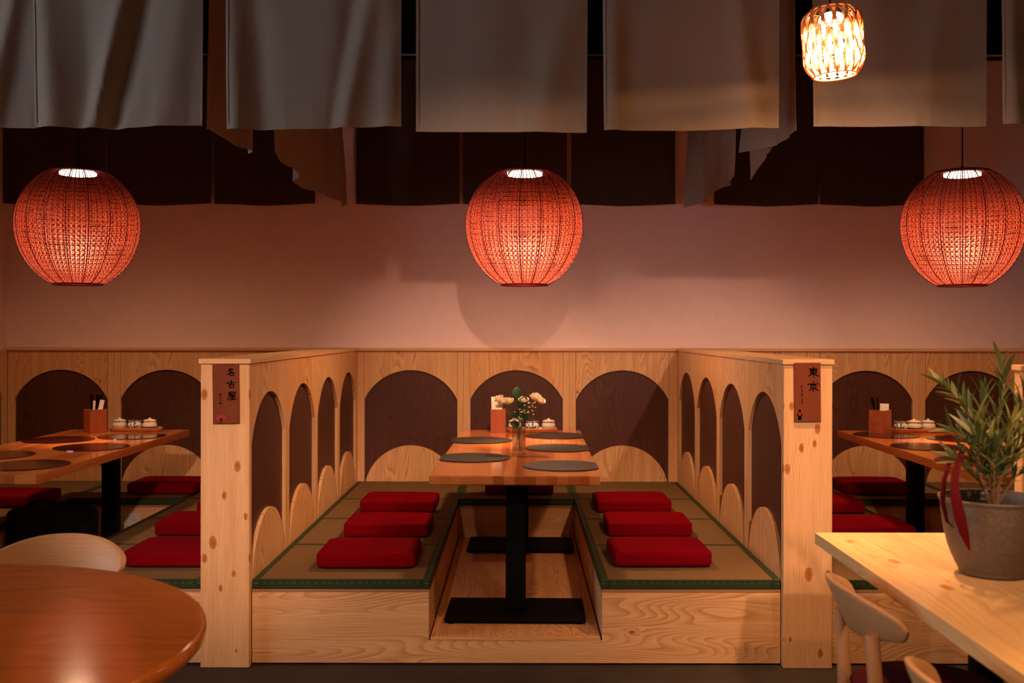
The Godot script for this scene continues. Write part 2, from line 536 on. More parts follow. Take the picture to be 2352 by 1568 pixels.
# ---------------------------------------------------------------- room shell
func build_room() -> void:
	struct("floor", bx(Vector3(-6.2, -0.15, -8.2), Vector3(7.2, 0, 4.2)), M.floor)
	struct("ceiling", bx(Vector3(-6.2, 3.9, -8.2), Vector3(7.2, 4.05, 4.2)), M.black)
	struct("wall_back", bx(Vector3(-6.2, 0, -8.1), Vector3(7.2, 3.56, -7.86)), M.plaster)
	struct("wall_back_upper", bx(Vector3(-6.2, 3.56, -8.1), Vector3(7.2, 3.9, -7.86)), M.black)
	struct("wall_right", bx(Vector3(7.0, 0, -7.86), Vector3(7.2, 3.9, 4.0)), M.plaster)
	struct("wall_front", bx(Vector3(-6.2, 0, 4.0), Vector3(7.2, 3.9, 4.2)), M.plaster)
	# the end wall of the left booth, then the room widens to the left where a window stands
	struct("wall_booth_end", bx(Vector3(-4.0, 0, -7.86), Vector3(-3.82, 3.9, -4.70)), M.plaster)
	struct("wall_left_return", bx(Vector3(-6.2, 0, -4.9), Vector3(-4.0, 3.9, -4.70)), M.plaster)
	var w := MB.new()
	w.box(Vector3(-6.2, 0, -4.70), Vector3(-6.0, 1.0, 4.0))
	w.box(Vector3(-6.2, 2.9, -4.70), Vector3(-6.0, 3.9, 4.0))
	w.box(Vector3(-6.2, 1.0, -4.70), Vector3(-6.0, 2.9, -3.6))
	w.box(Vector3(-6.2, 1.0, -1.2), Vector3(-6.0, 2.9, 4.0))
	struct("wall_left", w.mesh(), M.plaster)
	var f := MB.new()
	for z in [-3.6, -2.42, -1.24]:
		f.box(Vector3(-6.16, 1.0, z), Vector3(-6.06, 2.9, z + 0.04))
	f.box(Vector3(-6.16, 1.0, -3.56), Vector3(-6.06, 1.04, -1.24))
	f.box(Vector3(-6.16, 2.86, -3.56), Vector3(-6.06, 2.9, -1.24))
	var win := struct("window_1", f.mesh(), M.strip)
	for z in [-3.56, -2.38]:
		part(win, "pane", bx(Vector3(-6.113, 1.04, z), Vector3(-6.107, 2.86, z + 1.14)), M.glass)
	# cap rail along the panelling
	struct("trim_1", bx(Vector3(-3.80, 1.352, -7.86), Vector3(6.0, 1.374, -7.815), 0.002, 0, 3.4, 0.5, Vector2(0.1, 0.3)), M.strip)

# one bay of the panelling: a plywood head cut to an arch, a plywood mound below, dark board behind
const BW := 0.344
func bay_head(off: Vector2) -> ArrayMesh:
	var p := PackedVector2Array()
	var r := 0.381
	var cy := 1.209 - r
	var a0 := asin(BW / r)
	p.append(Vector2(-BW, 1.352))
	for i in 33:
		var a := -a0 + 2.0 * a0 * i / 32.0
		p.append(Vector2(r * sin(a), cy + r * cos(a)))
	p.append(Vector2(BW, 1.352))
	var b := MB.new()
	b.prism(p, -0.018, 0.0)
	return b.mesh(1, 2.4, 1.2, off)

func bay_mound(off: Vector2) -> ArrayMesh:
	var p := PackedVector2Array()
	var r := 0.342
	var cy := 0.65 - r
	var a0 := acos((TAT - 0.05 - cy) / r)
	for i in 33:
		var a := -a0 + 2.0 * a0 * i / 32.0
		p.append(Vector2(r * sin(a), cy + r * cos(a)))
	var b := MB.new()
	b.prism(p, -0.018, 0.0)
	return b.mesh(1, 2.4, 1.2, off)

var bay_meshes := {}
func bay(parent: Node, at: Vector3, turn: float, k: int) -> void:
	if bay_meshes.is_empty():
		bay_meshes.head = []; bay_meshes.mound = []; bay_meshes.board = []
		for i in 4:
			bay_meshes.head.append(bay_head(Vector2(0.06 + 0.11 * i, [0.3, 0.66, 0.42, 0.55][i])))
			bay_meshes.mound.append(bay_mound(Vector2(0.3 + 0.12 * i, [0.62, 0.35, 0.5, 0.3][i])))
			bay_meshes.board.append(bx(Vector3(-BW, 0.335, -0.026), Vector3(BW, 1.35, -0.018), 0.0, 1, 2.4, 1.2, Vector2(0.1 * i, 0.3 + 0.12 * i)))
	var rot := Vector3(0, turn, 0)
	var hm: Material = M.ply if k % 2 == 0 else M.ply2
	part(parent, "arch_panel", bay_meshes.head[k % 4], hm, at, rot)
	part(parent, "mound_panel", bay_meshes.mound[(k + 1) % 4], hm, at, rot)
	var bd := part(parent, "backing_board", bay_meshes.board[(k + 2) % 4], M.dark, at, rot)
	bd.set_meta("label", "dark brown stained board")

var batten_meshes := {}
func batten(parent: Node, at: Vector3, turn: float, w: float, k: int) -> void:
	var key := "%0.3f_%d" % [w, k % 3]
	if not batten_meshes.has(key):
		batten_meshes[key] = bx(Vector3(-w / 2, 0.335, -0.024), Vector3(w / 2, 1.352, 0.0), 0.0012, 1, 3.4, 0.5, Vector2(0.13 + 0.21 * (k % 3), 0.2 + 0.23 * (k % 3)))
	part(parent, "batten", batten_meshes[key], M.strip, at, Vector3(0, turn, 0))

func booth_word(k: int) -> String:
	return ["end-wall booth", "middle booth", "booth behind the plant"][k + 1]

func build_booth(k: int) -> void:
	var cx := CX + PITCH * k
	var wd := booth_word(k)
	# panelling on the back wall
	var p := thing("wall_panelling", "pine wall panelling with three dark arches behind the table of the " + wd, "panelling", Vector3(cx, 0, ZB))
	for i in 3:
		bay(p, Vector3(-0.793 + 0.7855 * i, 0, 0), 0.0, i + k + 4)
	var edges := [[-1.19, -1.139], [-0.447, -0.354], [0.338, 0.432], [1.124, 1.19]]
	for i in 4:
		var e: Array = edges[i]
		if i == 1 or i == 2:   # a doubled batten with a seam down its middle
			var mid: float = (e[0] + e[1]) / 2.0
			batten(p, Vector3((e[0] + mid) / 2.0, 0, 0), 0.0, mid - e[0] - 0.001, i)
			batten(p, Vector3((mid + e[1]) / 2.0, 0, 0), 0.0, e[1] - mid - 0.001, i + 1)
		else:
			batten(p, Vector3((e[0] + e[1]) / 2.0, 0, 0), 0.0, e[1] - e[0] - 0.001, i)
	# platform with its leg well
	var o := thing("raised_platform", "raised plywood seating platform with a leg well in the " + wd, "platform", Vector3(cx, 0, 0))
	var b := MB.new()
	b.box(Vector3(-HALF + 0.002, 0.008, ZF - 0.018), Vector3(-0.394, 0.325, ZF), 0.0)
	b.box(Vector3(0.386, 0.008, ZF - 0.018), Vector3(HALF - 0.002, 0.325, ZF), 0.0)
	b.box(Vector3(-0.394, 0.008, ZF - 0.018), Vector3(0.386, 0.108, ZF), 0.0)
	part(o, "front_panel", b.mesh(0, 2.4, 1.2, Vector2(0.5, [0.55, 0.02, 0.36][k + 1])), M.ply)
	for s in 2:
		var x0: float = [-0.412, 0.386][s]
		part(o, "well_side_panel", bx(Vector3(x0, 0.02, PITB + 0.001), Vector3(x0 + 0.018, 0.325, ZF - 0.0185), 0.0, 2, 2.4, 1.2, Vector2(0.95, 0.3 + 0.3 * s)), M.ply)
		var t0: float = [-HALF + 0.002, 0.383][s]
		var t1: float = [-0.391, HALF - 0.002][s]
		part(o, "top_sheet", bx(Vector3(t0, 0.3255, ZB + 0.006), Vector3(t1, 0.3385, ZF + 0.001), 0.001), M.plyedge)
	part(o, "top_sheet", bx(Vector3(-0.3905, 0.3255, ZB + 0.006), Vector3(0.3825, 0.3385, PITB + 0.004), 0.001), M.plyedge)
	part(o, "well_back_panel", bx(Vector3(-0.412, 0.02, PITB - 0.02), Vector3(0.404, 0.325, PITB), 0.0, 0, 2.4, 1.2, Vector2(0.4, 0.5)), M.ply)
	part(o, "well_floor", bx(Vector3(-0.386, 0.1085, PITB + 0.004), Vector3(0.378, 0.1245, ZF + 0.002), 0.001, 2, 2.4, 1.2, Vector2(0.98, 0.7)), M.ply2)
	# sockets on the back of the well
	var so := thing("power_socket", "white double power socket in the leg well of the " + wd, "socket", Vector3(cx + 0.006, 0.24, PITB))
	part(so, "plate", bx(Vector3(-0.084, -0.043, 0), Vector3(0.084, 0.043, 0.009), 0.003), M.plastic)
	for s in [-0.04, 0.04]:
		var c := MB.new()
		var rows := []
		for pr in [Vector2(0.028, 0.0), Vector2(0.028, 0.004), Vector2(0.024, 0.004), Vector2(0.022, 0.0005), Vector2(0.0, 0.0005)]:
			var row := PackedVector3Array()
			for j in 20:
				row.append(Vector3(pr.x * cos(TAU * j / 20), pr.x * sin(TAU * j / 20), pr.y))
			rows.append(row)
		c.grid(rows, true)
		var fc := part(so, "outlet", c.mesh(), M.plastic, Vector3(s, 0, 0.009))
		for h in [-0.008, 0.008]:
			part(fc, "pin_hole", bx(Vector3(h - 0.0025, -0.0025, 0.0006), Vector3(h + 0.0025, 0.0025, 0.0012)), M.ink)
	# mats: three a side, three across the back
	var zs := [ZF + 0.002, -5.525, -6.29, PITB + 0.002, ZB + 0.004]
	for s in 2:
		for i in 4:
			if (k == -1 and s == 0 and i < 1) or (k == 1 and s == 1 and i < 2):
				continue
			var x0: float = [-HALF + 0.003, 0.381][s]
			var x1: float = [-0.389, HALF - 0.003][s]
			var where := "on the %s side of the %s, %s" % [["end-wall", "plant"][s], wd, ["at its front", "second from front", "third from front", "back corner"][i]]
			tatami(x0 + cx, x1 + cx, zs[i + 1] + 0.0008, zs[i] - 0.0008, i == 0, s, where)
	tatami(cx - 0.388, cx + 0.380, zs[4] + 0.0008, zs[3] - 0.0008, true, 2, "behind the leg well of the " + wd)

# rush mat with green cloth borders; pit: 0 well on +x, 1 well on -x, 2 well in front
func tatami(x0: float, x1: float, z0: float, z1: float, front: bool, pit: int, where: String) -> void:
	var o := thing("tatami_mat", "green-edged tatami mat " + where, "tatami mat", Vector3((x0 + x1) / 2, 0.339, (z0 + z1) / 2))
	var hx := (x1 - x0) / 2; var hz := (z1 - z0) / 2
	part(o, "rush_mat", bx(Vector3(-hx + 0.003, 0, -hz + 0.003), Vector3(hx - 0.003, 0.0435, hz - 0.003), 0.002, 0, 0.09, 0.09), M.tatami)
	var wl := 0.034 if pit != 2 else 0.03
	for e in [[-hx, -hx + wl], [hx - wl, hx]]:
		part(o, "border", bx(Vector3(e[0], 0.0005, -hz), Vector3(e[1], 0.045, hz), 0.003, 2, 0.13, 0.052), M.heri)
	var fw := 0.03 if pit == 2 else 0.012
	if front:
		part(o, "border", bx(Vector3(-hx + wl, 0.0005, hz - (fw if pit == 2 else 0.008)), Vector3(hx - wl, 0.045, hz), 0.003, 0, 0.13, 0.052), M.heri)
		part(o, "border", bx(Vector3(-hx + wl, 0.0005, -hz), Vector3(hx - wl, 0.0449, -hz + 0.016), 0.002, 0, 0.13, 0.052), M.heri)
	else:
		for e in [[-hz, -hz + 0.016], [hz - 0.016, hz]]:
			part(o, "border", bx(Vector3(-hx + wl, 0.0005, e[0]), Vector3(hx - wl, 0.0449, e[1]), 0.002, 0, 0.13, 0.052), M.heri)

func build_partitions() -> void:
	var th := 0.215
	var zs := [-5.09, -5.87, -6.65, -7.43]
	for k in 3:
		var xm: float = CX + HALF + th / 2.0 + PITCH * (k - 1)
		var o := thing("booth_partition", ["chest-high pine partition with arched sides, its end post carrying the three-character sign", "chest-high pine partition with arched sides, its end post carrying the two-character sign", "chest-high pine partition with arched sides and no sign, beyond the potted plant"][k], "partition", Vector3(xm, 0, 0))
		part(o, "core", bx(Vector3(-th / 2 + 0.027, 0, ZB + 0.003), Vector3(th / 2 - 0.027, 1.350, -4.746), 0.0, 1, 2.4, 1.2, Vector2(0.3, 0.1)), M.ply)
		part(o, "end_post", bx(Vector3(-th / 2 - 0.001, 0, -4.745), Vector3(th / 2 + 0.001, 1.3505, -4.70), 0.003, 1, 1.4, 0.22, Vector2(0.0, 0.5)), M.post_r if k == 1 else M.post_l)
		part(o, "cap", bx(Vector3(-th / 2 - 0.008, 1.3525, ZB + 0.027), Vector3(th / 2 + 0.008, 1.375, -4.69), 0.002, 2, 3.4, 0.5, Vector2(0.4, 0.3 + 0.2 * k)), M.strip)
		for s in [-1, 1]:
			if (k == 0 and s == -1) or (k == 1 and s == 1) or (k == 2 and s == 1):
				part(o, "plain_side", bx(Vector3(s * th / 2 - (0.0 if s < 0 else 0.026), 0.0, ZB + 0.003), Vector3(s * th / 2 + (0.026 if s < 0 else 0.0), 1.3505, -4.746), 0.0, 1, 2.4, 1.2, Vector2(0.1, 0.4)), M.ply2)
				continue
			sides(o, s * th / 2, s, zs, k)
	# the end wall of the first booth carries the same panelling
	var e := thing("wall_panelling", "pine panelling with dark arches on the booth's end wall", "panelling", Vector3(CX - PITCH - HALF - 0.027, 0, 0))
	sides(e, 0.027, 1, zs, 3)

func sides(o: Node, x: float, s: int, zs: Array, k: int) -> void:
	var turn := s * PI / 2
	for i in 4:
		bay(o, Vector3(x, 0, zs[i]), turn, i + k)
		if i < 3:
			var zm: float = (zs[i] + zs[i + 1]) / 2.0
			batten(o, Vector3(x, 0, zm), turn, 0.091, i + k)
	batten(o, Vector3(x, 0, (ZB + 0.003 + zs[3] - BW) / 2.0), turn, zs[3] - BW - ZB - 0.004, k)

# ---------------------------------------------------------------- the two painted signs
func brush(o: Node, called: String, strokes: Array, at: Vector2, size: Vector2, wd: float, m: Material) -> void:
	var b := MB.new()
	for si in strokes.size():
		var s: Array = strokes[si]
		var pts := []
		for p in s:
			pts.append(Vector2(at.x + p[0] * size.x, at.y - p[1] * size.y))
		var cnt := pts.size()
		for i in cnt - 1:
			var a: Vector2 = pts[i]; var c: Vector2 = pts[i + 1]
			var d := (c - a).normalized()
			var nn := Vector2(-d.y, d.x)
			var w0 := wd * (0.62 if i == 0 else 0.5)
			var w1 := wd * (0.34 if i == cnt - 2 else 0.5)
			var poly := PackedVector2Array([a + nn * w0 - d * w0 * 0.6, a + nn * w0 * 0.2 - d * w0, a - nn * w0 - d * w0 * 0.2, c - nn * w1 + d * w1 * 0.4, c + d * w1, c + nn * w1 + d * w1 * 0.2])
			b.prism(poly, 0.0, 0.0005 + 0.00006 * si + 0.00002 * i)
	part(o, called, b.mesh(), m, Vector3(0, 0, 0.0062))

const KANJI := {
	"na": [[[.42, .02], [.34, .2], [.12, .42]], [[.36, .15], [.68, .13], [.6, .35], [.4, .58], [.05, .82]], [[.34, .3], [.5, .4]], [[.38, .58], [.40, .95]], [[.38, .6], [.80, .56], [.76, .92]], [[.40, .9], [.76, .88]]],
	"ko": [[[.05, .32], [.95, .26]], [[.48, .02], [.5, .5]], [[.28, .5], [.32, .95]], [[.28, .52], [.74, .5], [.70, .93]], [[.32, .9], [.72, .88]]],
	"ya": [[[.2, .08], [.85, .06], [.83, .28]], [[.22, .28], [.83, .26]], [[.2, .08], [.2, .5], [.05, .95]], [[.32, .42], [.88, .40]], [[.55, .42], [.4, .58], [.75, .55]], [[.68, .48], [.8, .62]], [[.35, .74], [.85, .72]], [[.58, .58], [.6, .95]], [[.25, .96], [.98, .94]]],
	"to": [[[.15, .16], [.85, .14]], [[.25, .28], [.27, .58]], [[.25, .28], [.76, .26], [.74, .56]], [[.27, .42], [.74, .41]], [[.27, .56], [.74, .55]], [[.5, 0], [.5, 1]], [[.48, .56], [.05, .85]], [[.52, .56], [.75, .78], [.97, .85]]],
	"kyo": [[[.5, 0], [.54, .12]], [[.05, .26], [.95, .22]], [[.3, .36], [.32, .62]], [[.3, .36], [.7, .35], [.68, .62]], [[.32, .6], [.68, .6]], [[.5, .6], [.5, .95], [.42, .9]], [[.32, .7], [.15, .9]], [[.66, .7], [.86, .9]]],
	"h_na": [[[.1, .25], [.6, .2]], [[.38, .05], [.2, .55]], [[.75, .2], [.9, .35]], [[.6, .4], [.6, .85], [.35, .9], [.4, .72], [.85, .9]]],
	"h_go": [[[.2, .2], [.7, .18]], [[.25, .6], [.2, .85], [.8, .88]], [[.8, .05], [.86, .18]], [[.92, .0], [.98, .12]]],
	"h_ya": [[[.05, .45], [.6, .22], [.9, .35], [.75, .6], [.5, .6]], [[.5, .08], [.6, .25]], [[.25, .2], [.5, .98]]],
	"h_to": [[[.3, .1], [.4, .45]], [[.8, .3], [.3, .55], [.25, .8], [.45, .92], [.85, .88]]],
	"h_u": [[[.35, .08], [.65, .15]], [[.2, .4], [.6, .3], [.8, .5], [.65, .8], [.4, .98]]],
	"h_ki": [[[.2, .25], [.8, .18]], [[.2, .42], [.85, .36]], [[.45, .05], [.75, .6]], [[.3, .65], [.3, .85], [.75, .92]]],
	"h_yo": [[[.5, .2], [.5, .8], [.3, .85], [.35, .7], [.8, .88]], [[.5, .4], [.8, .38]]],
}

func build_signs() -> void:
	var w := 0.118
	var h := 0.262
	for k in 2:
		var px: float = [520.0, 1854.0][k]
		var py: float = [905.5, 899.5][k]
		var o := thing("wooden_sign", ["red-brown wooden sign with three black characters and a red fan", "red-brown wooden sign with two black characters and a small robed figure"][k], "sign", Vector3((px - 1192) * 4.695 / F, EYE - (py - 760) * 4.695 / F, -4.693))
		o.rotation.z = [0.014, 0.008][k]
		part(o, "board", bx(Vector3(-w / 2, -h / 2, -0.006), Vector3(w / 2, h / 2, 0.006), 0.0012, 1, 0.5, 0.25, Vector2(0.4, 0.5 + 0.2 * k)), M.sign)
		var list: Array
		if k == 0:
			list = [["na", .53, .06, .35, .14, 1], ["ko", .53, .27, .38, .135, 1], ["ya", .55, .46, .37, .14, 1], ["h_na", .23, .485, .12, .06, 0], ["h_go", .25, .56, .11, .055, 0], ["h_ya", .24, .63, .12, .055, 0]]
		else:
			list = [["to", .51, .08, .44, .175, 1], ["kyo", .49, .32, .46, .17, 1], ["h_to", .23, .37, .1, .055, 0], ["h_u", .24, .45, .1, .055, 0], ["h_ki", .24, .52, .1, .055, 0], ["h_yo", .25, .59, .08, .045, 0], ["h_u", .24, .64, .1, .055, 0]]
		for c in list:
			brush(o, "character", KANJI[c[0]], Vector2((c[1] - 0.5) * w, (0.5 - c[2]) * h), Vector2(c[3] * w, c[4] * h), 0.0046 if c[5] == 1 else 0.0021, M.ink)
		var b := MB.new()
		if k == 0:
			# folding fan: seven red leaves above a dark pivot
			var pv := Vector2(-0.19 * w, -0.445 * h)
			for i in 9:
				var a0 := PI * (0.06 + 0.098 * i); var a1 := a0 + PI * 0.088
				b.prism(PackedVector2Array([pv + Vector2(cos(a0), sin(a0)) * 0.009, pv + Vector2(cos(a0), sin(a0)) * 0.026, pv + Vector2(cos(a1), sin(a1)) * 0.026, pv + Vector2(cos(a1), sin(a1)) * 0.009]), 0, 0.0006)
			part(o, "painted_fan", b.mesh(), M.inkred, Vector3(0, 0, 0.0062))
			brush(o, "fan_handle", [[[.3, .1], [.5, .4]], [[.7, .1], [.5, .4]], [[.5, .0], [.5, .6]], [[.2, .8], [.05, 1]], [[.45, .6], [.5, 1]]], pv + Vector2(-0.01, 0.008), Vector2(0.02, 0.02), 0.003, M.ink)
		else:
			var c := Vector2(-0.3 * w, -0.37 * h)
			b.prism(PackedVector2Array([c + Vector2(-0.0075, 0.006), c + Vector2(-0.013, -0.006), c + Vector2(-0.008, -0.008), c + Vector2(-0.008, -0.026), c + Vector2(0.008, -0.026), c + Vector2(0.008, -0.008), c + Vector2(0.013, -0.006), c + Vector2(0.0075, 0.006)]), 0, 0.0006)
			var hd := PackedVector2Array()
			for i in 14:
				hd.append(c + Vector2(0.0055 * cos(TAU * i / 14), 0.014 + 0.0055 * sin(TAU * i / 14)))
			b.prism(hd, 0, 0.0006)
			hd = PackedVector2Array()
			for i in 10:
				hd.append(c + Vector2(0.003 * cos(TAU * i / 10), 0.0205 + 0.002 * sin(TAU * i / 10)))
			b.prism(hd, 0, 0.0006)
			part(o, "painted_figure", b.mesh(), M.ink, Vector3(0, 0, 0.0062))
			var s := MB.new()
			s.prism(PackedVector2Array([c + Vector2(-0.006, 0.005), c + Vector2(-0.005, -0.006), c + Vector2(0.005, -0.006), c + Vector2(0.006, 0.005)]), 0, 0.0004)
			part(o, "painted_sash", s.mesh(), M.inkred, Vector3(0, 0, 0.0069))

# ---------------------------------------------------------------- booth tables
const TZ0 := -4.82
const TZ1 := -7.07
func build_tables() -> void:
	# one stave: its cross-section in y and z, drawn out in x; the near and far top edges are rounded
	var len := TZ0 - TZ1
	var sw := 0.0488
	var meshes := []
	for k in 4:
		var b := MB.new()
		var prof := PackedVector2Array()
		var r := 0.008
		for c in [[len / 2 - r, 0.0 - r, 0.0], [-len / 2 + r, 0.0 - r, PI / 2], [-len / 2 + r, -0.043 + r, PI], [len / 2 - r, -0.043 + r, PI * 1.5]]:
			for i in 5:
				var a: float = c[2] + PI / 2 * i / 4.0
				prof.append(Vector2(c[0] + r * cos(a), c[1] + r * sin(a)))
		b.prism(prof, -sw / 2, sw / 2)
		for i in b.v.size():   # turn the outline from x, y to z, y
			var p := b.v[i]; b.v[i] = Vector3(-p.z, p.y, p.x)
			var q := b.n[i]; b.n[i] = Vector3(-q.z, q.y, q.x)
		meshes.append(b.mesh(2, 2.4, 0.4, Vector2(0.5, 0.1 + 0.23 * k)))
	for k in [-1, 0, 1]:
		var o := thing("booth_table", ["varnished stave table with glossy dark red place mats beside the end wall", "varnished stave table with a glass vase of white roses", "varnished stave table with dark red mats, seen past the potted plant"][k + 1], "table", Vector3(CX + 0.01 + PITCH * k + [0.0, 0.0, -0.07][k + 1], 0, (TZ0 + TZ1) / 2), [0.0, -0.0173, 0.0][k + 1])
		var top := Node3D.new()
		top.name = "tabletop"
		o.add_child(top)
		rng.seed = 500 + k
		for i in 16:
			part(top, "stave", meshes[rng.randi() % 4], M.stave[rng.randi() % 5], Vector3((i - 7.5) * sw, TOP, 0))
		for z in [0.80, -0.78]:
			var b := MB.new()
			b.box(Vector3(-0.048, 0.152, z - 0.04), Vector3(0.048, TOP - 0.056, z + 0.04), 0.006)
			part(o, "column", b.mesh(), M.steel)
			part(o, "base_plate", bx(Vector3(-0.333, 0.135, z - 0.2), Vector3(0.333, 0.1515, z + 0.2), 0.004), M.steel)
			part(o, "top_bracket", bx(Vector3(-0.3, TOP - 0.0555, z - 0.05), Vector3(0.3, TOP - 0.0435, z + 0.05), 0.002), M.steel)
			for fx in [-0.3, 0.3]:
				for fz in [-0.17, 0.17]:
					var g := MB.new()
					g.lathe([Vector2(0.0, 0.1255), Vector2(0.018, 0.1255), Vector2(0.018, 0.1345), Vector2(0.0, 0.1345)], 12)
					part(o, "foot", g.mesh(), M.steel, Vector3(fx, 0, z + fz))

# ---------------------------------------------------------------- cushions
func build_cushions() -> void:
	var b := MB.new()
	b.soft(Vector3(0.462, 0.078, 0.385), 0.02, 14, 0.003)
	var m := b.mesh()
	var b2 := MB.new()
	b2.soft(Vector3(0.468, 0.08, 0.39), 0.026, 14, 0.007)
	var m2 := b2.mesh()
	# x of the left edge, front z, label
	var list := [
		[-0.95, -4.94, 0.006, "on the end-wall side of the middle booth, at its front"],
		[-0.949, -5.69, 0.0, "on the end-wall side of the middle booth, second from front"],
		[-0.975, -6.46, -0.02, "on the end-wall side of the middle booth, third from front"],
		[0.449, -4.976, 0.02, "on the plant side of the middle booth, at its front"],
		[0.485, -5.723, 0.0, "on the plant side of the middle booth, second from front"],
		[0.478, -6.476, 0.02, "on the plant side of the middle booth, third from front"],
		[-0.227, -7.2, 0.0, "behind the leg well of the middle booth"],
		[-1.868, -4.96, 0.0, "in the end-wall booth beside the partition, at its front"],
		[-1.98, -5.72, 0.0, "in the end-wall booth beside the partition, second from front"],
		[-1.957, -6.4, 0.0, "in the end-wall booth beside the partition, third from front"],
		[-2.67, -7.18, 0.0, "behind the leg well of the end-wall booth"],
		[-3.49, -6.62, 0.0, "against the end wall beside the black bag"],
		[1.66, -5.62, 0.0, "in the booth behind the plant, beside the partition, near its front"],
		[1.66, -6.45, 0.0, "in the booth behind the plant, beside the partition, further back"],
		[2.24, -7.2, 0.0, "behind the leg well of the booth behind the plant"],
	]
	for k in list.size():
		var c: Array = list[k]
		var o := part(self, numbered("floor_cushion"), m2 if k % 3 == 0 else m, M.red, Vector3(c[0] + 0.231, TAT + 0.0405, c[1] - 0.195), Vector3(0, c[2], 0))
		tag(o, "red cloth floor cushion " + c[3], "cushion", "red floor cushions on the tatami")

# ---------------------------------------------------------------- hung cloth
# bottom and top: points along the two edges; folds: [where along, width, depth, slant]
func cloth(bottom: Array, top: Array, folds: Array, cols := 44, rws := 40, sd := 0) -> ArrayMesh:
	var cb := Curve3D.new(); var ct := Curve3D.new()
	for p in bottom:
		cb.add_point(p)
	for p in top:
		ct.add_point(p)
	var lb := cb.get_baked_length(); var lt := ct.get_baked_length()
	var nz := FastNoiseLite.new()
	nz.seed = 90 + sd; nz.frequency = 1.0; nz.noise_type = FastNoiseLite.TYPE_SIMPLEX_SMOOTH
	var front := []; var back := []
	for i in rws + 1:
		var f := float(i) / rws        # 0 top, 1 bottom
		var r0 := PackedVector3Array(); var r1 := PackedVector3Array()
		for j in cols + 1:
			var s := float(j) / cols
			var p: Vector3 = ct.sample_baked(lt * s).lerp(cb.sample_baked(lb * s, true), f)
			var s2 := minf(s + 0.02, 1.0); var s1 := maxf(s - 0.02, 0.0)
			var d: Vector3 = (cb.sample_baked(lb * s2, true) - cb.sample_baked(lb * s1, true)).normalized()
			var nn := Vector3(-d.z, 0, d.x).normalized()
			var e := 0.0
			for k in folds:
				var x: float = (s - k[0] - k[3] * (f - 0.5)) / k[1]
				e += 1.6 * k[2] * exp(-x * x) * (0.35 + 0.65 * f if k.size() < 5 else (1.0 - f) * k[4] + f * (1.0 - k[4]))
			e += 0.006 * nz.get_noise_2d(s * 3.0, f * 2.0) + 0.006 * pow(f, 5.0) * nz.get_noise_2d(s * 20.0, f * 1.2)
			p += nn * e
			r0.append(p + nn * 0.001); r1.append(p - nn * 0.001)
		front.append(r0); back.append(r1)
	var b := MB.new()
	b.grid(front, false, true, Vector2(1, 1.3))
	b.grid(back, false, false, Vector2(1, 1.3))
	for i in rws:
		for j in [0, cols]:
			b.q(front[i][j], front[i + 1][j], back[i + 1][j], back[i][j], (front[i][j] - front[i][cols - j]).normalized())
	for j in cols:
		b.q(front[rws][j], front[rws][j + 1], back[rws][j + 1], back[rws][j], Vector3.DOWN)
	return b.mesh()

# doubled hem along the sides and the foot, sewn on both faces
func hem(o: MeshInstance3D, m: Material, cols: int, rws: int) -> void:
	var a := o.mesh.surface_get_arrays(0)
	var v: PackedVector3Array = a[Mesh.ARRAY_VERTEX]
	var n: PackedVector3Array = a[Mesh.ARRAY_NORMAL]
	var b := MB.new()
	var rows := []
	for i in [rws - 1, rws]:
		var row := PackedVector3Array()
		for j in cols + 1:
			var k: int = i * (cols + 1) + j
			var p := v[k]
			if i == rws - 1:
				var dn := v[k + cols + 1]
				p = dn.lerp(p, minf(1.0, 0.022 / maxf(0.001, dn.distance_to(p))))
			row.append(p + n[k] * (0.0035 if i == rws - 1 else 0.004))
		rows.append(row)
	b.grid(rows, false, true, Vector2(1, 0.03))
	part(o, "hem", b.mesh(), m)
	for side in 2:
		var rr := []
		for i in rws + 1:
			var j0: int = 0 if side == 0 else cols
			var j1: int = 1 if side == 0 else cols - 1
			var p := v[i * (cols + 1) + j0]
			var q := v[i * (cols + 1) + j1]
			var nn := n[i * (cols + 1) + j0]
			q = p.lerp(q, 0.012 / maxf(0.001, p.distance_to(q)))
			rr.append(PackedVector3Array([p + nn * 0.004, q + nn * 0.0035]))
		var s := MB.new()
		s.grid(rr, false, side == 0, Vector2(0.02, 1.3))
		part(o, "hem", s.mesh(), m)

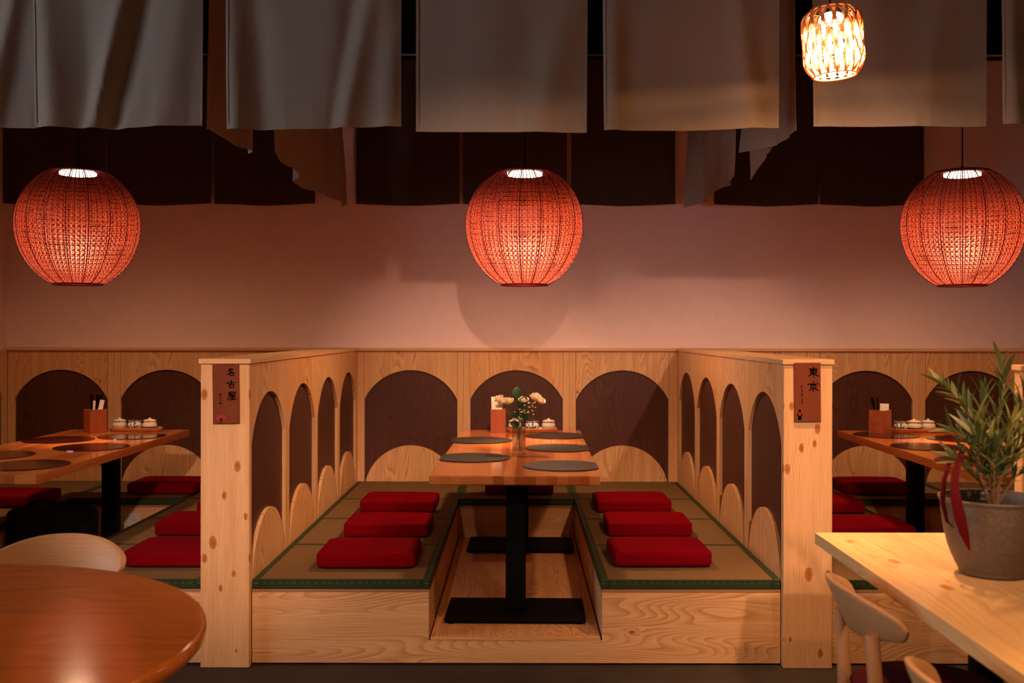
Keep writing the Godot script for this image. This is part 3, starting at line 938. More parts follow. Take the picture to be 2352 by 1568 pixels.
func build_curtains() -> void:
	var d := -4.88
	# front row: left and right edge at the foot, foot heights, folds
	var list := [
		[-3.05, -2.24, 2.44, 2.437, [[0.86, 0.05, 0.03, -0.25], [0.7, 0.06, -0.025, -0.3]], -4.90],
		[-2.236, -1.463, 2.437, 2.447, [[0.08, 0.07, 0.022, 0.10], [0.30, 0.10, -0.02, 0.06], [0.52, 0.06, 0.035, -0.34], [0.63, 0.07, -0.025, -0.34], [0.86, 0.10, 0.018, -0.2]], -4.88],
		[-1.344, -0.547, 2.427, 2.443, [[0.04, 0.08, 0.02, 0.05], [0.16, 0.07, -0.012, 0.08], [0.80, 0.07, 0.024, -0.28], [0.72, 0.05, -0.016, -0.22], [0.93, 0.06, 0.012, -0.05]], -4.88],
		[-0.477, 0.312, 2.419, 2.416, [[0.86, 0.10, 0.014, -0.3], [0.4, 0.2, 0.008, 0.1]], -4.88],
		[0.392, 1.197, 2.424, 2.438, [[0.05, 0.07, 0.018, 0.02], [0.78, 0.08, 0.018, 0.12], [0.5, 0.2, -0.008, 0.0]], -4.88],
		[1.36, 2.155, 2.446, 2.446, [[0.35, 0.14, 0.012, 0.3], [0.72, 0.10, 0.010, -0.2]], -4.88],
		[2.232, 3.02, 2.456, 2.44, [[0.06, 0.06, 0.02, 0.05]], -4.88],
	]
	for k in list.size():
		var c: Array = list[k]
		var z: float = c[5]
		var mid: float = (c[2] + c[3]) / 2 - [0.0, 0.008, 0.004, 0.003, 0.004, 0.004, 0.0][k]
		var me := cloth([Vector3(c[0], c[2], z), Vector3((c[0] + c[1]) / 2, mid, z + 0.005), Vector3(c[1], c[3], z)], [Vector3(c[0] - 0.012 + (0.0 if k != 3 else 0.012), 3.5, z), Vector3(c[1] + 0.004, 3.5, z)], c[4], 44, 40, k)
		var o := part(self, numbered("hanging_cloth"), me, M.taupe)
		tag(o, "hemmed taupe cloth panel in the front row, " + ["overlapped by its folded neighbour", "with diagonal folds, above the end-wall lantern", "rippled, above the three-character sign", "flat, above the middle booth's lantern", "between the middle lantern and rattan lamp", "right behind the rattan lamp", "past the rattan pendant lamp"][k], "cloth", "front row of hanging cloth panels")
		hem(o, M.taupe, 44, 40)
	# back row, dark brown, flat against the wall
	for k in [-1, 0, 1]:
		for i in 3:
			if k == 1 and i == 2:
				continue
			var x0: float = [-1.205, -0.415, 0.385][i] + CX + 0.01 + PITCH * k
			if k == 1:
				x0 = [1.44, 2.22][i]
			var w := 0.766 if not (k == -1 and i == 0) else 0.80
			if k == -1:
				x0 = [-3.81, -3.045, -2.25][i]
				w = [0.755, 0.775, 0.745][i]
			var z := -7.80
			var me := cloth([Vector3(x0, 2.437, z), Vector3(x0 + w / 2, 2.422, z + 0.006), Vector3(x0 + w, 2.437, z)], [Vector3(x0, 3.5, z), Vector3(x0 + w, 3.5, z)], [[0.9, 0.1, 0.012, 0.1]], 24, 16, 20 + k * 3 + i)
			var o := part(self, numbered("wall_cloth"), me, M.brown)
			tag(o, "dark brown wall cloth of the %s, %s" % [booth_word(k), ["on its end-wall side", "in its middle", "on its plant side"][i]], "cloth", "back row of dark cloth panels")
	# cross rows above the two partitions
	var T := 3.5
	var cross := [
		["taupe cloth panel above the three-character sign's partition, at its front end", [[-1.453, 2.44, -4.92], [-1.44, 2.44, -5.2], [-1.43, 2.43, -5.56]], [[-1.45, -4.95], [-1.40, -5.6]], [[0.8, 0.1, 0.03, 0.1]]],
		["wavy taupe cloth panel above the three-character sign's partition, halfway back", [[-1.300, 2.45, -5.62], [-1.345, 2.44, -6.05], [-1.315, 2.44, -6.3], [-1.405, 2.42, -6.8], [-1.315, 2.43, -7.22]], [[-1.33, -5.62], [-1.33, -7.2]], [[0.3, 0.06, 0.02, 0.0], [0.6, 0.06, -0.03, 0.0]]],
		["narrow taupe cloth panel above the three-character sign's partition, next to the wall", [[-1.35, 2.44, -7.35], [-1.26, 2.41, -7.55], [-1.30, 2.40, -7.76]], [[-1.34, -7.3], [-1.30, -7.78]], [[0.5, 0.2, 0.02, 0.0]]],
		["taupe cloth panel above the two-character sign's partition, at its front end", [[1.292, 2.44, -4.93], [1.29, 2.435, -5.33], [1.16, 2.44, -5.57]], [[1.285, -4.95], [1.27, -5.6]], [[0.3, 0.1, 0.01, 0.0]]],
		["pointed taupe cloth panel above the two-character sign's partition, second from its front", [[1.33, 2.47, -5.5], [1.35, 2.44, -5.95], [1.38, 2.40, -6.3]], [[1.33, -5.66], [1.34, -6.3]], [[0.5, 0.2, 0.01, 0.0]]],
		["taupe cloth panel above the two-character sign's partition, third from its front", [[1.30, 2.44, -6.38], [1.33, 2.44, -6.75], [1.317, 2.44, -7.1], [1.28, 2.43, -7.2]], [[1.33, -6.35], [1.31, -7.2]], [[0.5, 0.1, 0.02, 0.0]]],
		["taupe cloth panel above the two-character sign's partition, next to the wall", [[1.32, 2.44, -7.34], [1.30, 2.42, -7.6], [1.21, 2.41, -7.76]], [[1.31, -7.32], [1.27, -7.78]], [[0.5, 0.1, 0.02, 0.0]]],
	]
	for k in cross.size():
		var c: Array = cross[k]
		var bt := []
		for p in c[1]:
			bt.append(Vector3(p[0], p[1], p[2]))
		var tp := []
		for p in c[2]:
			tp.append(Vector3(p[0], T, p[1]))
		var o := part(self, numbered("hanging_cloth"), cloth(bt, tp, c[3], 30, 30, 40 + k), M.taupe)
		tag(o, c[0], "cloth")
	# the rods they hang from
	for r in [["round black rod carrying the front row of taupe cloths", [Vector3(-3.815, 3.515, d), Vector3(7.0, 3.515, d)]], ["round black rod carrying the dark cloths along the wall", [Vector3(-3.815, 3.515, -7.80), Vector3(7.0, 3.515, -7.80)]], ["round black rod above the three-character sign's partition", [Vector3(-1.36, 3.515, -4.90), Vector3(-1.36, 3.515, -7.78)]], ["round black rod above the two-character sign's partition", [Vector3(1.30, 3.515, -4.90), Vector3(1.30, 3.515, -7.78)]]]:
		var b := MB.new()
		b.tube(r[1], 0.015, 10)
		tag(part(self, numbered("curtain_rod"), b.mesh(), M.black), r[0], "rod")

# ---------------------------------------------------------------- lanterns
func globe(lon: float, ph: float, lift: float) -> Vector3:
	var b := 0.345 if ph > 0.0 else 0.386
	var p := Vector3(0.344 * cos(ph) * cos(lon), b * sin(ph), 0.344 * cos(ph) * sin(lon))
	return p + p.normalized() * lift

func strap(b: MB, p: Vector3, q: Vector3, w: float, out: Vector3) -> void:
	var s := (q - p).cross(out).normalized() * w * 0.5
	b.q(p - s, q - s, q + s, p + s, out)

func cord(o: Node, y0: float, y1: float) -> void:
	var c := MB.new()
	c.tube([Vector3(0, y0, 0), Vector3(0, y1, 0)], 0.0035, 6)
	part(o, "cord", c.mesh(), M.ink)
	var r := MB.new()
	r.lathe([Vector2(0.0, y1 - 0.03), Vector2(0.05, y1 - 0.03), Vector2(0.05, y1), Vector2(0.0, y1)], 20)
	part(o, "ceiling_rose", r.mesh(), M.ink)

func build_lanterns() -> void:
	var cols := 72
	var rws := 28
	var p0 := deg_to_rad(63.6)
	var p1 := deg_to_rad(-67.1)
	var vert := MB.new(); var hori := MB.new(); var diag := MB.new()
	for i in rws:
		var a := lerpf(p0, p1, float(i) / rws); var c := lerpf(p0, p1, float(i + 1) / rws)
		var m := (a + c) / 2
		var wf := cos(m) * 0.7 + 0.3
		for j in cols:
			var l := TAU * j / cols; var k := TAU * (j + 1) / cols; var h := (l + k) / 2
			var out := globe(l, m, 0).normalized()
			var outm := globe(h, m, 0).normalized()
			strap(vert, globe(l, a, 0.0015), globe(l, c, 0.0015), 0.0052 * wf, out)
			for s in [-0.2, 0.2]:
				var ph: float = m + s * (c - a)
				strap(hori, globe(l, ph, 0.0), globe(k, ph, 0.0), 0.0024, outm)
			strap(diag, globe(l, a, -0.0012), globe(k, c, -0.0012), 0.0031 * wf, outm)
			strap(diag, globe(k, a, -0.0012), globe(l, c, -0.0012), 0.0031 * wf, outm)
	var mv := vert.mesh(); var mh := hori.mesh(); var md := diag.mesh()
	var rb := MB.new()
	var pts := []
	for i in 25:
		pts.append(globe(0, lerpf(p0, p1, i / 24.0), 0.004))
	rb.tube(pts, 0.0030, 5, false)
	var mr := rb.mesh()
	var wire := MB.new()
	for i in range(2, 27, 2):
		var ph := lerpf(p0, p1, i / 28.0)
		var ring := []
		for j in 49:
			ring.append(globe(TAU * j / 48, ph, 0.0022))
		wire.tube(ring, 0.0009, 3, false)
	var mw := wire.mesh()
	var yt := 0.309; var rt := 0.344 * cos(p0); var yb := 0.386 * sin(p1); var rbm := 0.344 * cos(p1)
	for k in [-1, 0, 1]:
		var x: float = [-2.610, 0.033, 2.622][k + 1]
		var o := thing("globe_lantern", "red woven cane globe lantern hanging over the table of the " + booth_word(k), "lantern", Vector3(x, 2.131, -6.25), 0.04 + 0.05 * k)
		for e in [["woven_strand", mv, M.cane_red], ["woven_filler", mh, M.cane_pale], ["woven_lattice", md, M.cane_orange], ["wire_hoop", mw, M.rib]]:
			part(o, e[0], e[1], e[2]).set_meta("kind", "stuff")
		for i in 18:
			part(o, "rib", mr, M.rib, Vector3.ZERO, Vector3(0, TAU * i / 18 + TAU / 144.0, 0))
		var t := MB.new()
		t.lathe([Vector2(0.0, yt + 0.012), Vector2(rt + 0.004, yt + 0.008), Vector2(rt + 0.006, yt - 0.002), Vector2(rt, yt - 0.006), Vector2(0.11, yt - 0.004), Vector2(0.0, yt - 0.004)], 40)
		part(o, "top_plate", t.mesh(), M.rib)
		var bt := MB.new()
		bt.lathe([Vector2(rbm - 0.004, yb + 0.004), Vector2(rbm + 0.006, yb + 0.004), Vector2(rbm + 0.006, yb - 0.009), Vector2(rbm - 0.006, yb - 0.009), Vector2(rbm - 0.004, yb + 0.004)], 40)
		part(o, "bottom_ring", bt.mesh(), M.rib)
		var ld := MB.new()
		ld.lathe([Vector2(0.0, yt - 0.0045), Vector2(0.104, yt - 0.0045), Vector2(0.104, yt - 0.02), Vector2(0.0, yt - 0.022)], 36)
		part(o, "led_disc", ld.mesh(), M.led)
		var g := MB.new()
		g.lathe([Vector2(0.0, yt + 0.04), Vector2(0.006, yt + 0.04), Vector2(0.018, yt + 0.018), Vector2(0.018, yt + 0.0105)], 14)
		part(o, "cord_grip", g.mesh(), M.ink)
		cord(o, yt + 0.012, 3.9 - 2.131)
		var li := SpotLight3D.new()
		li.name = "lantern_light"
		li.spot_angle = 82.0
		li.spot_angle_attenuation = 1.0
		li.spot_range = 20.0
		li.light_size = 0.09
		li.light_energy = LANTERN * [0.62, 1.12, 0.88][k + 1]
		li.light_color = Color(1.0, 0.80, 0.62)
		li.shadow_enabled = true
		li.position = Vector3(0, yt - 0.03, 0)
		li.rotation_degrees.x = -90
		o.add_child(li)
	build_pendants()

const LANTERN := 11.2
const PENDANT := 7.2
const SPOT := 30.0
const WASH := 12.5

func build_pendants() -> void:
	var prof := func(y: float) -> float:
		if y > 0.085:
			return 0.119 - 0.039 * pow((y - 0.085) / 0.05, 2.0)
		if y < -0.075:
			return 0.119 - 0.034 * pow((-0.075 - y) / 0.06, 1.6)
		return 0.119
	var spots := [[Vector3(1.202, 2.607, -4.05), "small barrel-shaped rattan pendant lamp in front of the cloths, over the pine table"], [Vector3(1.4, 2.607, -1.6), "small rattan pendant lamp over the aisle end of the pine table"], [Vector3(-0.25, 2.607, -1.1), "small rattan pendant lamp over the open aisle"], [Vector3(-1.9, 2.607, 1.4), "small rattan pendant lamp over the aisle by the window"]]
	var o := thing("pendant_lamp", spots[0][1], "lamp", spots[0][0])
	o.set_meta("base", "pendant_lamp")
	o.rotation_degrees = Vector3(0, 0, 4)
	var n := 16
	var rows := 8
	var w := MB.new(); var sl := MB.new()
	for s in [-1.0, 1.0]:
		for j in n:
			for lane in [-0.07, 0.07]:
				var pts := []
				for i in rows * 3 + 1:
					var y := lerpf(0.135, -0.135, i / (rows * 3.0))
					var a: float = TAU / n * (j + lane + s * i / 9.6)
					var r: float = prof.call(y) + 0.0015 * s
					pts.append(Vector3(r * cos(a), y, r * sin(a)))
				w.tube(pts, 0.0024, 4, false)
	for i in rows:
		var y := lerpf(0.135, -0.135, (i + 0.5) / rows)
		var ring := []
		for j in 33:
			ring.append(Vector3(prof.call(y) * cos(TAU * j / 32), y, prof.call(y) * sin(TAU * j / 32)))
		w.tube(ring, 0.0014, 4, false)
	part(o, "woven_shade", w.mesh(), M.rattan).set_meta("kind", "stuff")
	for j in n:
		var a := TAU / n * (j + 0.5)
		var pts := []
		var prev := Vector3.ZERO
		var out := Vector3(cos(a), 0, sin(a))
		for i in 9:
			var y := lerpf(0.125, -0.125, i / 8.0)
			var p: Vector3 = out * (prof.call(y) - 0.006) + Vector3(0, y, 0)
			if i > 0:
				strap(sl, prev, p, 0.016, out)
			prev = p
	part(o, "inner_slat", sl.mesh(), M.slat).set_meta("kind", "stuff")
	for e in [[0.135, 0.081, "top_ring"], [-0.135, 0.085, "bottom_ring"]]:
		var ring := []
		for j in 33:
			ring.append(Vector3(e[1] * cos(TAU * j / 32), e[0], e[1] * sin(TAU * j / 32)))
		var r := MB.new()
		r.tube(ring, 0.004, 6, false)
		part(o, e[2], r.mesh(), M.rattan)
	var t := MB.new()
	t.lathe([Vector2(0.0, 0.142), Vector2(0.078, 0.139), Vector2(0.078, 0.134), Vector2(0.0, 0.134)], 28)
	part(o, "top_plate", t.mesh(), M.ink)
	var g := MB.new()
	g.lathe([Vector2(0.0, 0.165), Vector2(0.006, 0.165), Vector2(0.014, 0.142), Vector2(0.0, 0.142)], 12)
	part(o, "cord_grip", g.mesh(), M.ink)
	var bp := []
	for i in 11:
		var a := PI / 2 - PI * i / 10
		bp.append(Vector2(0.05 * cos(a), 0.096 + 0.028 * sin(a)))
	var bb := MB.new()
	bb.lathe(bp, 24)
	part(o, "bulb", bb.mesh(), M.led)
	var sk := MB.new()
	sk.lathe([Vector2(0.02, 0.134), Vector2(0.02, 0.12), Vector2(0.0, 0.12)], 14)
	part(o, "lamp_holder", sk.mesh(), M.ink)
	cord(o, 0.165, (3.9 - 2.607) / 0.942)
	o.scale = Vector3.ONE * 0.942
	for k in range(1, spots.size()):
		copy(o, spots[k][0], 0.3 * k, spots[k][1]).scale = Vector3.ONE * 0.942
	var all := [o]
	for c in get_children():
		if String(c.name).begins_with("pendant_lamp_"):
			all.append(c)
	for c in all:
		var li := AreaLight3D.new()
		li.area_size = Vector2(0.07, 0.07)
		li.rotation_degrees.x = -90
		li.position = Vector3(0, 0.066, 0)
		li.name = "pendant_light"
		li.light_energy = PENDANT
		li.light_color = Color(1.0, 0.76, 0.52)
		li.shadow_enabled = true
		c.add_child(li)
	# spotlights on a ceiling track in the aisle, turned towards the booths
	var tr := thing("ceiling_track", "black lighting track on the ceiling over the aisle", "track", Vector3(0.0, 3.88, 1.2))
	part(tr, "rail", bx(Vector3(-2.6, -0.02, -0.018), Vector3(2.6, 0.02, 0.018), 0.002), M.ink)
	# x on the track, aim, half angle, strength
	var heads := [[-0.2, Vector3(-1.30, 1.05, -4.7), 9.0, SPOT, "at the post with the three-character sign"], [0.9, Vector3(1.30, 1.0, -4.7), 8.0, SPOT * 0.6, "at the post with the two-character sign"],
		[-0.9, Vector3(-0.75, 0.4, -4.75), 9.5, WASH * 0.7, "at the step of the middle booth"], [1.6, Vector3(0.95, 0.4, -4.75), 9.5, WASH * 1.15, "at the plant side of the middle booth"],
		[0.35, Vector3(-0.4, 1.0, -7.84), 8.0, WASH * 1.7, "at the panelling behind the roses"], [2.3, Vector3(1.3, 1.0, -7.84), 8.0, WASH * 1.7, "at the panelling behind the plant"]]
	for h in heads:
		var s := thing("track_spotlight", "black track spotlight aimed " + h[4], "spotlight", Vector3(h[0], 3.56, 1.2))
		part(s, "stem", bx(Vector3(-0.008, 0.05, -0.008), Vector3(0.008, 0.299, 0.008)), M.ink)
		var aim: Vector3 = h[1] - s.position
		var bs := Basis.looking_at(aim.normalized(), Vector3.UP)
		var hb := MB.new()
		hb.lathe([Vector2(0.0, -0.06), Vector2(0.07, -0.06), Vector2(0.07, 0.09), Vector2(0.065, 0.09), Vector2(0.065, 0.06)], 24)
		var hs := part(s, "housing", hb.mesh(), M.ink)
		hs.basis = bs * Basis(Vector3.RIGHT, -PI / 2)
		var ln := MB.new()
		ln.disc(Vector3(0, 0.06, 0), 0.065)
		part(s, "lens", ln.mesh(), M.led).basis = hs.basis
		var sl2 := SpotLight3D.new()
		sl2.name = "spotlight_beam"
		sl2.light_energy = h[3]
		sl2.light_color = Color(1.0, 0.82, 0.72)
		sl2.spot_angle = h[2]
		sl2.spot_angle_attenuation = 1.0
		sl2.light_size = 0.06
		sl2.spot_range = 20.0
		sl2.shadow_enabled = true
		sl2.basis = bs
		sl2.position = bs * Vector3(0, 0, -0.15)
		s.add_child(sl2)

# ---------------------------------------------------------------- the aisle: tables and chairs
func build_aisle() -> void:
	# round table
	var o := thing("round_table", "large round varnished wooden table in the aisle", "table", Vector3(-1.557, 0, -2.349))
	var b := MB.new()
	b.disc(Vector3(0, 0.80, 0), 0.817, Vector3.UP, 96)
	b.disc(Vector3(0, 0.76, 0), 0.817, Vector3.DOWN, 96)
	var rim := []
	for i in 9:
		var a := PI / 2 - PI * i / 8.0
		rim.append(Vector2(0.817 + 0.012 * cos(a), 0.78 + 0.02 * sin(a)))
	b.lathe(rim, 96)
	part(o, "tabletop", b.mesh(0, 2.0, 2.0, Vector2(0.5, 0.5)), M.round_top)
	part(o, "column", bx(Vector3(-0.05, 0.02, -0.05), Vector3(0.05, 0.759, 0.05), 0.006), M.steel)
	part(o, "base_plate", bx(Vector3(-0.35, 0, -0.35), Vector3(0.35, 0.02, 0.35), 0.005), M.steel)
	# pine table
	var p := thing("pine_table", "long pale pine table with knots, carrying a potted plant", "table", Vector3(1.455, 0, -2.54))
	for i in 4:
		var x0 := -0.35 + 0.175 * i
		part(p, "board", bx(Vector3(x0, 0.709, -1.40), Vector3(x0 + 0.1748, 0.75, 1.40), 0.0, 2, 2.8, 0.9, Vector2(0.5, 0.4 + 0.0 * i)), M.pine_top)
	for z in [-0.75, 0.75]:
		part(p, "column", bx(Vector3(-0.04, 0.02, z - 0.04), Vector3(0.04, 0.7085, z + 0.04), 0.005), M.steel)
		part(p, "base_plate", bx(Vector3(-0.25, 0, z - 0.2), Vector3(0.25, 0.02, z + 0.2), 0.005), M.steel)
	# chairs with a bent band for a back
	var c := chair("pale wooden chair with a bent band back on the far side of the round table", Vector3(-1.615, 0, -3.53), 0.0)
	copy(c, Vector3(1.20, 0, -3.12), PI / 2, "pale wooden chair with a bent band back beside the partition post, at the pine table")
	copy(c, Vector3(1.135, 0, -2.28), PI / 2, "pale wooden chair at the pine table, beside the other one and further from the partition")
	copy(c, Vector3(1.72, 0, -3.42), -PI / 2, "wooden chair with a maroon seat pad across the pine table, under its edge")
	# a lone post behind the pine table
	var s := thing("capped_post", "pale pine post with a cap rail standing behind the potted plant", "post", Vector3(2.0, 0, -3.99))
	part(s, "post", bx(Vector3(-0.115, 0, -0.03), Vector3(0.115, 1.352, 0.03), 0.003, 1, 1.4, 0.24, Vector2(0, 0.5)), M.post_l)
	part(s, "cap", bx(Vector3(-0.123, 1.3525, -0.038), Vector3(0.123, 1.375, 0.038), 0.003, 0, 3.4, 0.5), M.strip)

func chair(label: String, at: Vector3, turn: float) -> Node3D:
	var o := thing("wooden_chair", label, "chair", at, turn)
	o.set_meta("base", "wooden_chair")
	var R := 0.35
	var rows := []
	var m := 60
	for i in m + 1:
		var f := 2.0 * i / m - 1.0
		var a := deg_to_rad(44.0) * f
		var e := absf(f)
		var yt := 0.77 - 0.068 * pow(e, 2.2)
		var yb := 0.616 + 0.034 * pow(e, 2.0)
		var sq := sqrt(maxf(0.04, 1.0 - pow(maxf(0.0, (e - 0.92) / 0.08), 2.0)))
		var mid := (yt + yb) / 2; var hh := (yt - yb) / 2 * sq; var ht := 0.0125 * (0.5 + 0.5 * sq)
		var ring := PackedVector3Array()
		for j in 20:
			var g := TAU * j / 20
			var cx := signf(cos(g)) * pow(absf(cos(g)), 0.5) * ht
			var cy := signf(sin(g)) * pow(absf(sin(g)), 0.55) * hh
			var rr := R + cx + 0.035 * (mid + cy - 0.69) / 0.08
			ring.append(Vector3(rr * sin(a), mid + cy, -0.24 + R - rr * cos(a)))
		rows.append(ring)
	var b := MB.new()
	b.grid(rows, true, true)
	for e in [0, m]:
		var ctr := Vector3.ZERO
		for q in rows[e]:
			ctr += q / 20.0
		for j in 20:
			b.t(ctr, rows[e][j], rows[e][(j + 1) % 20], (rows[e][0] - rows[e + (1 if e == 0 else -1)][0]).normalized())
	part(o, "backrest", b.mesh(0, 1.2, 0.3, Vector2(0.5, 0.1)), M.chair)
	var sp := [Vector2(0.0, 0.415), Vector2(0.19, 0.418), Vector2(0.215, 0.43), Vector2(0.215, 0.44), Vector2(0.0, 0.44)]
	var s := MB.new()
	s.lathe(sp, 40)
	part(o, "seat", s.mesh(0, 1.2, 0.3), M.chair)
	var pd := MB.new()
	pd.lathe([Vector2(0.0, 0.4405), Vector2(0.2, 0.4405), Vector2(0.212, 0.452), Vector2(0.2, 0.466), Vector2(0.0, 0.472)], 40)
	part(o, "seat_pad", pd.mesh(), M.maroon)
	for sx in [-1.0, 1.0]:
		for sz in [-1.0, 1.0]:
			var l := MB.new()
			if sz < 0:
				l.tube([Vector3(sx * 0.19, 0, -0.21), Vector3(sx * 0.165, 0.25, -0.195), Vector3(sx * 0.15, 0.42, -0.19), Vector3(sx * 0.145, 0.645, -0.205)], [0.016, 0.02, 0.022, 0.021], 12)
			else:
				l.tube([Vector3(sx * 0.19, 0, 0.19), Vector3(sx * 0.16, 0.25, 0.155), Vector3(sx * 0.14, 0.42, 0.13)], [0.015, 0.019, 0.021], 12)
			part(o, "leg", l.mesh(), M.chair_leg)
	return o

# ---------------------------------------------------------------- things on the tables
func place_mat(x: float, z: float, r: float, cut: float, side: int, m: Material, label: String, group: String) -> void:
	var p := PackedVector2Array()
	for i in 64:
		var a := TAU * i / 64
		var q := Vector2(r * cos(a), r * sin(a))
		q.x = minf(q.x, cut) if side > 0 else maxf(q.x, -cut)
		if p.size() == 0 or p[p.size() - 1].distance_to(q) > 0.001:
			p.append(q)
	var b := MB.new()
	b.prism(p, 0.0, 0.003)
	var q := PackedVector2Array()
	for v in p:
		q.append(v * 0.985)
	b.prism(q, 0.003, 0.004)
	var o := part(self, numbered("place_mat"), b.mesh(), m, Vector3(x, TOP + 0.0006, z), Vector3(-PI / 2, 0, 0))
	tag(o, label, "place mat", group)

func jar(kind: int, at: Vector3, label: String) -> void:
	var o := thing("lidded_jar", label, "jar", at, rng.randf() * 1.2)
	var pr := []
	for p in [[0.0, 0.0], [0.031, 0.0], [0.036, 0.004], [0.0435, 0.016], [0.0465, 0.03], [0.044, 0.044], [0.0375, 0.054], [0.0375, 0.058], [0.0425, 0.061], [0.042, 0.064], [0.036, 0.064], [0.0, 0.063]]:
		pr.append(Vector2(p[0], p[1]))
	var b := MB.new()
	b.lathe(pr, 36, Vector2(1, 1))
	part(o, "body", b.mesh(), [M.stone, M.pattern, M.cream][kind])
	var l := MB.new()
	l.lathe([Vector2(0.037, 0.0642), Vector2(0.037, 0.067), Vector2(0.022, 0.0715), Vector2(0.009, 0.073), Vector2(0.0085, 0.077), Vector2(0.006, 0.081), Vector2(0.0, 0.082)], 30)
	part(o, "lid", l.mesh(), [M.stone, M.glaze, M.cream][kind])
	if kind == 2:
		var g := MB.new()
		g.lathe([Vector2(0.032, 0.0006), Vector2(0.0367, 0.004), Vector2(0.0442, 0.016), Vector2(0.0466, 0.023), Vector2(0.046, 0.0235)], 36)
		part(o, "glazed_base", g.mesh(), M.glaze)
	var nt := MB.new()
	nt.soft(Vector3(0.008, 0.006, 0.004), 0.002, 4)
	part(o, "spoon_notch", nt.mesh(), M.glaze, Vector3(0.0, 0.0595, 0.0425))

func tray(x: float, z: float, label: String) -> void:
	var o := thing("serving_tray", label, "tray", Vector3(x, TOP + 0.0005, z))
	var rows := []
	for e in [[-0.012, 0.0], [0.0, 0.003], [0.004, 0.020], [0.004, 0.024], [0.001, 0.025], [-0.004, 0.020], [-0.009, 0.007], [-0.012, 0.006]]:
		var row := PackedVector3Array()
		for i in 48:
			var a := TAU * i / 48
			var c := Vector2(signf(cos(a)) * 0.118, 0.0)
			var r := 0.05 + float(e[0])
			row.append(Vector3(c.x + r * cos(a) * 0.95, e[1], (r + 0.008) * signf(sin(a)) * pow(absf(sin(a)), 0.72)))
		rows.append(row)
	var b := MB.new()
	b.grid(rows, true, true)
	part(o, "rim", b.mesh(0, 0.6, 0.2), M.bamboo)
	var p := PackedVector2Array()
	for v in rows[0]:
		p.append(Vector2(v.x, v.z) * 1.02)
	var f := MB.new()
	f.prism(p, 0.001, 0.0065)
	part(o, "bottom", f.mesh(0, 0.6, 0.2), M.bamboo, Vector3.ZERO, Vector3(-PI / 2, 0, 0))

func holder(x: float, z: float, w: float, turn: float, label: String) -> void:
	var o := thing("chopstick_holder", label, "holder", Vector3(x, TOP + 0.0005, z), turn)
	var t := 0.006
	var h := 0.15
	var d := w * 0.5
	part(o, "bottom", bx(Vector3(-d + t, 0, -d + t), Vector3(d - t, 0.006, d - t)), M.cedar)
	for k in 4:
		part(o, "side", bx(Vector3(-d, 0, d - t), Vector3(d - t - 0.0003, h, d), 0.0008, 1, 0.5, 0.25, Vector2(0.2 * k, 0.3 * k)), M.cedar, Vector3.ZERO, Vector3(0, k * PI / 2, 0))

func stick(base: Vector3, tip: Vector3, label: String) -> void:
	var b := MB.new()
	b.tube([Vector3.ZERO, (tip - base) * 0.6, tip - base], [0.0022, 0.0034, 0.004], 6)
	var o := part(self, numbered("chopstick"), b.mesh(), M.ink, base)
	tag(o, label, "chopstick", label)

func packet(base: Vector3, lean: Vector3, w: float, h: float, label: String) -> void:
	var b := MB.new()
	b.box(Vector3(-w / 2, 0, -0.0012), Vector3(w / 2, h, 0.0012), 0.0004)
	tag(part(self, numbered("paper_packet"), b.mesh(), M.paper, base, lean), label, "packet")

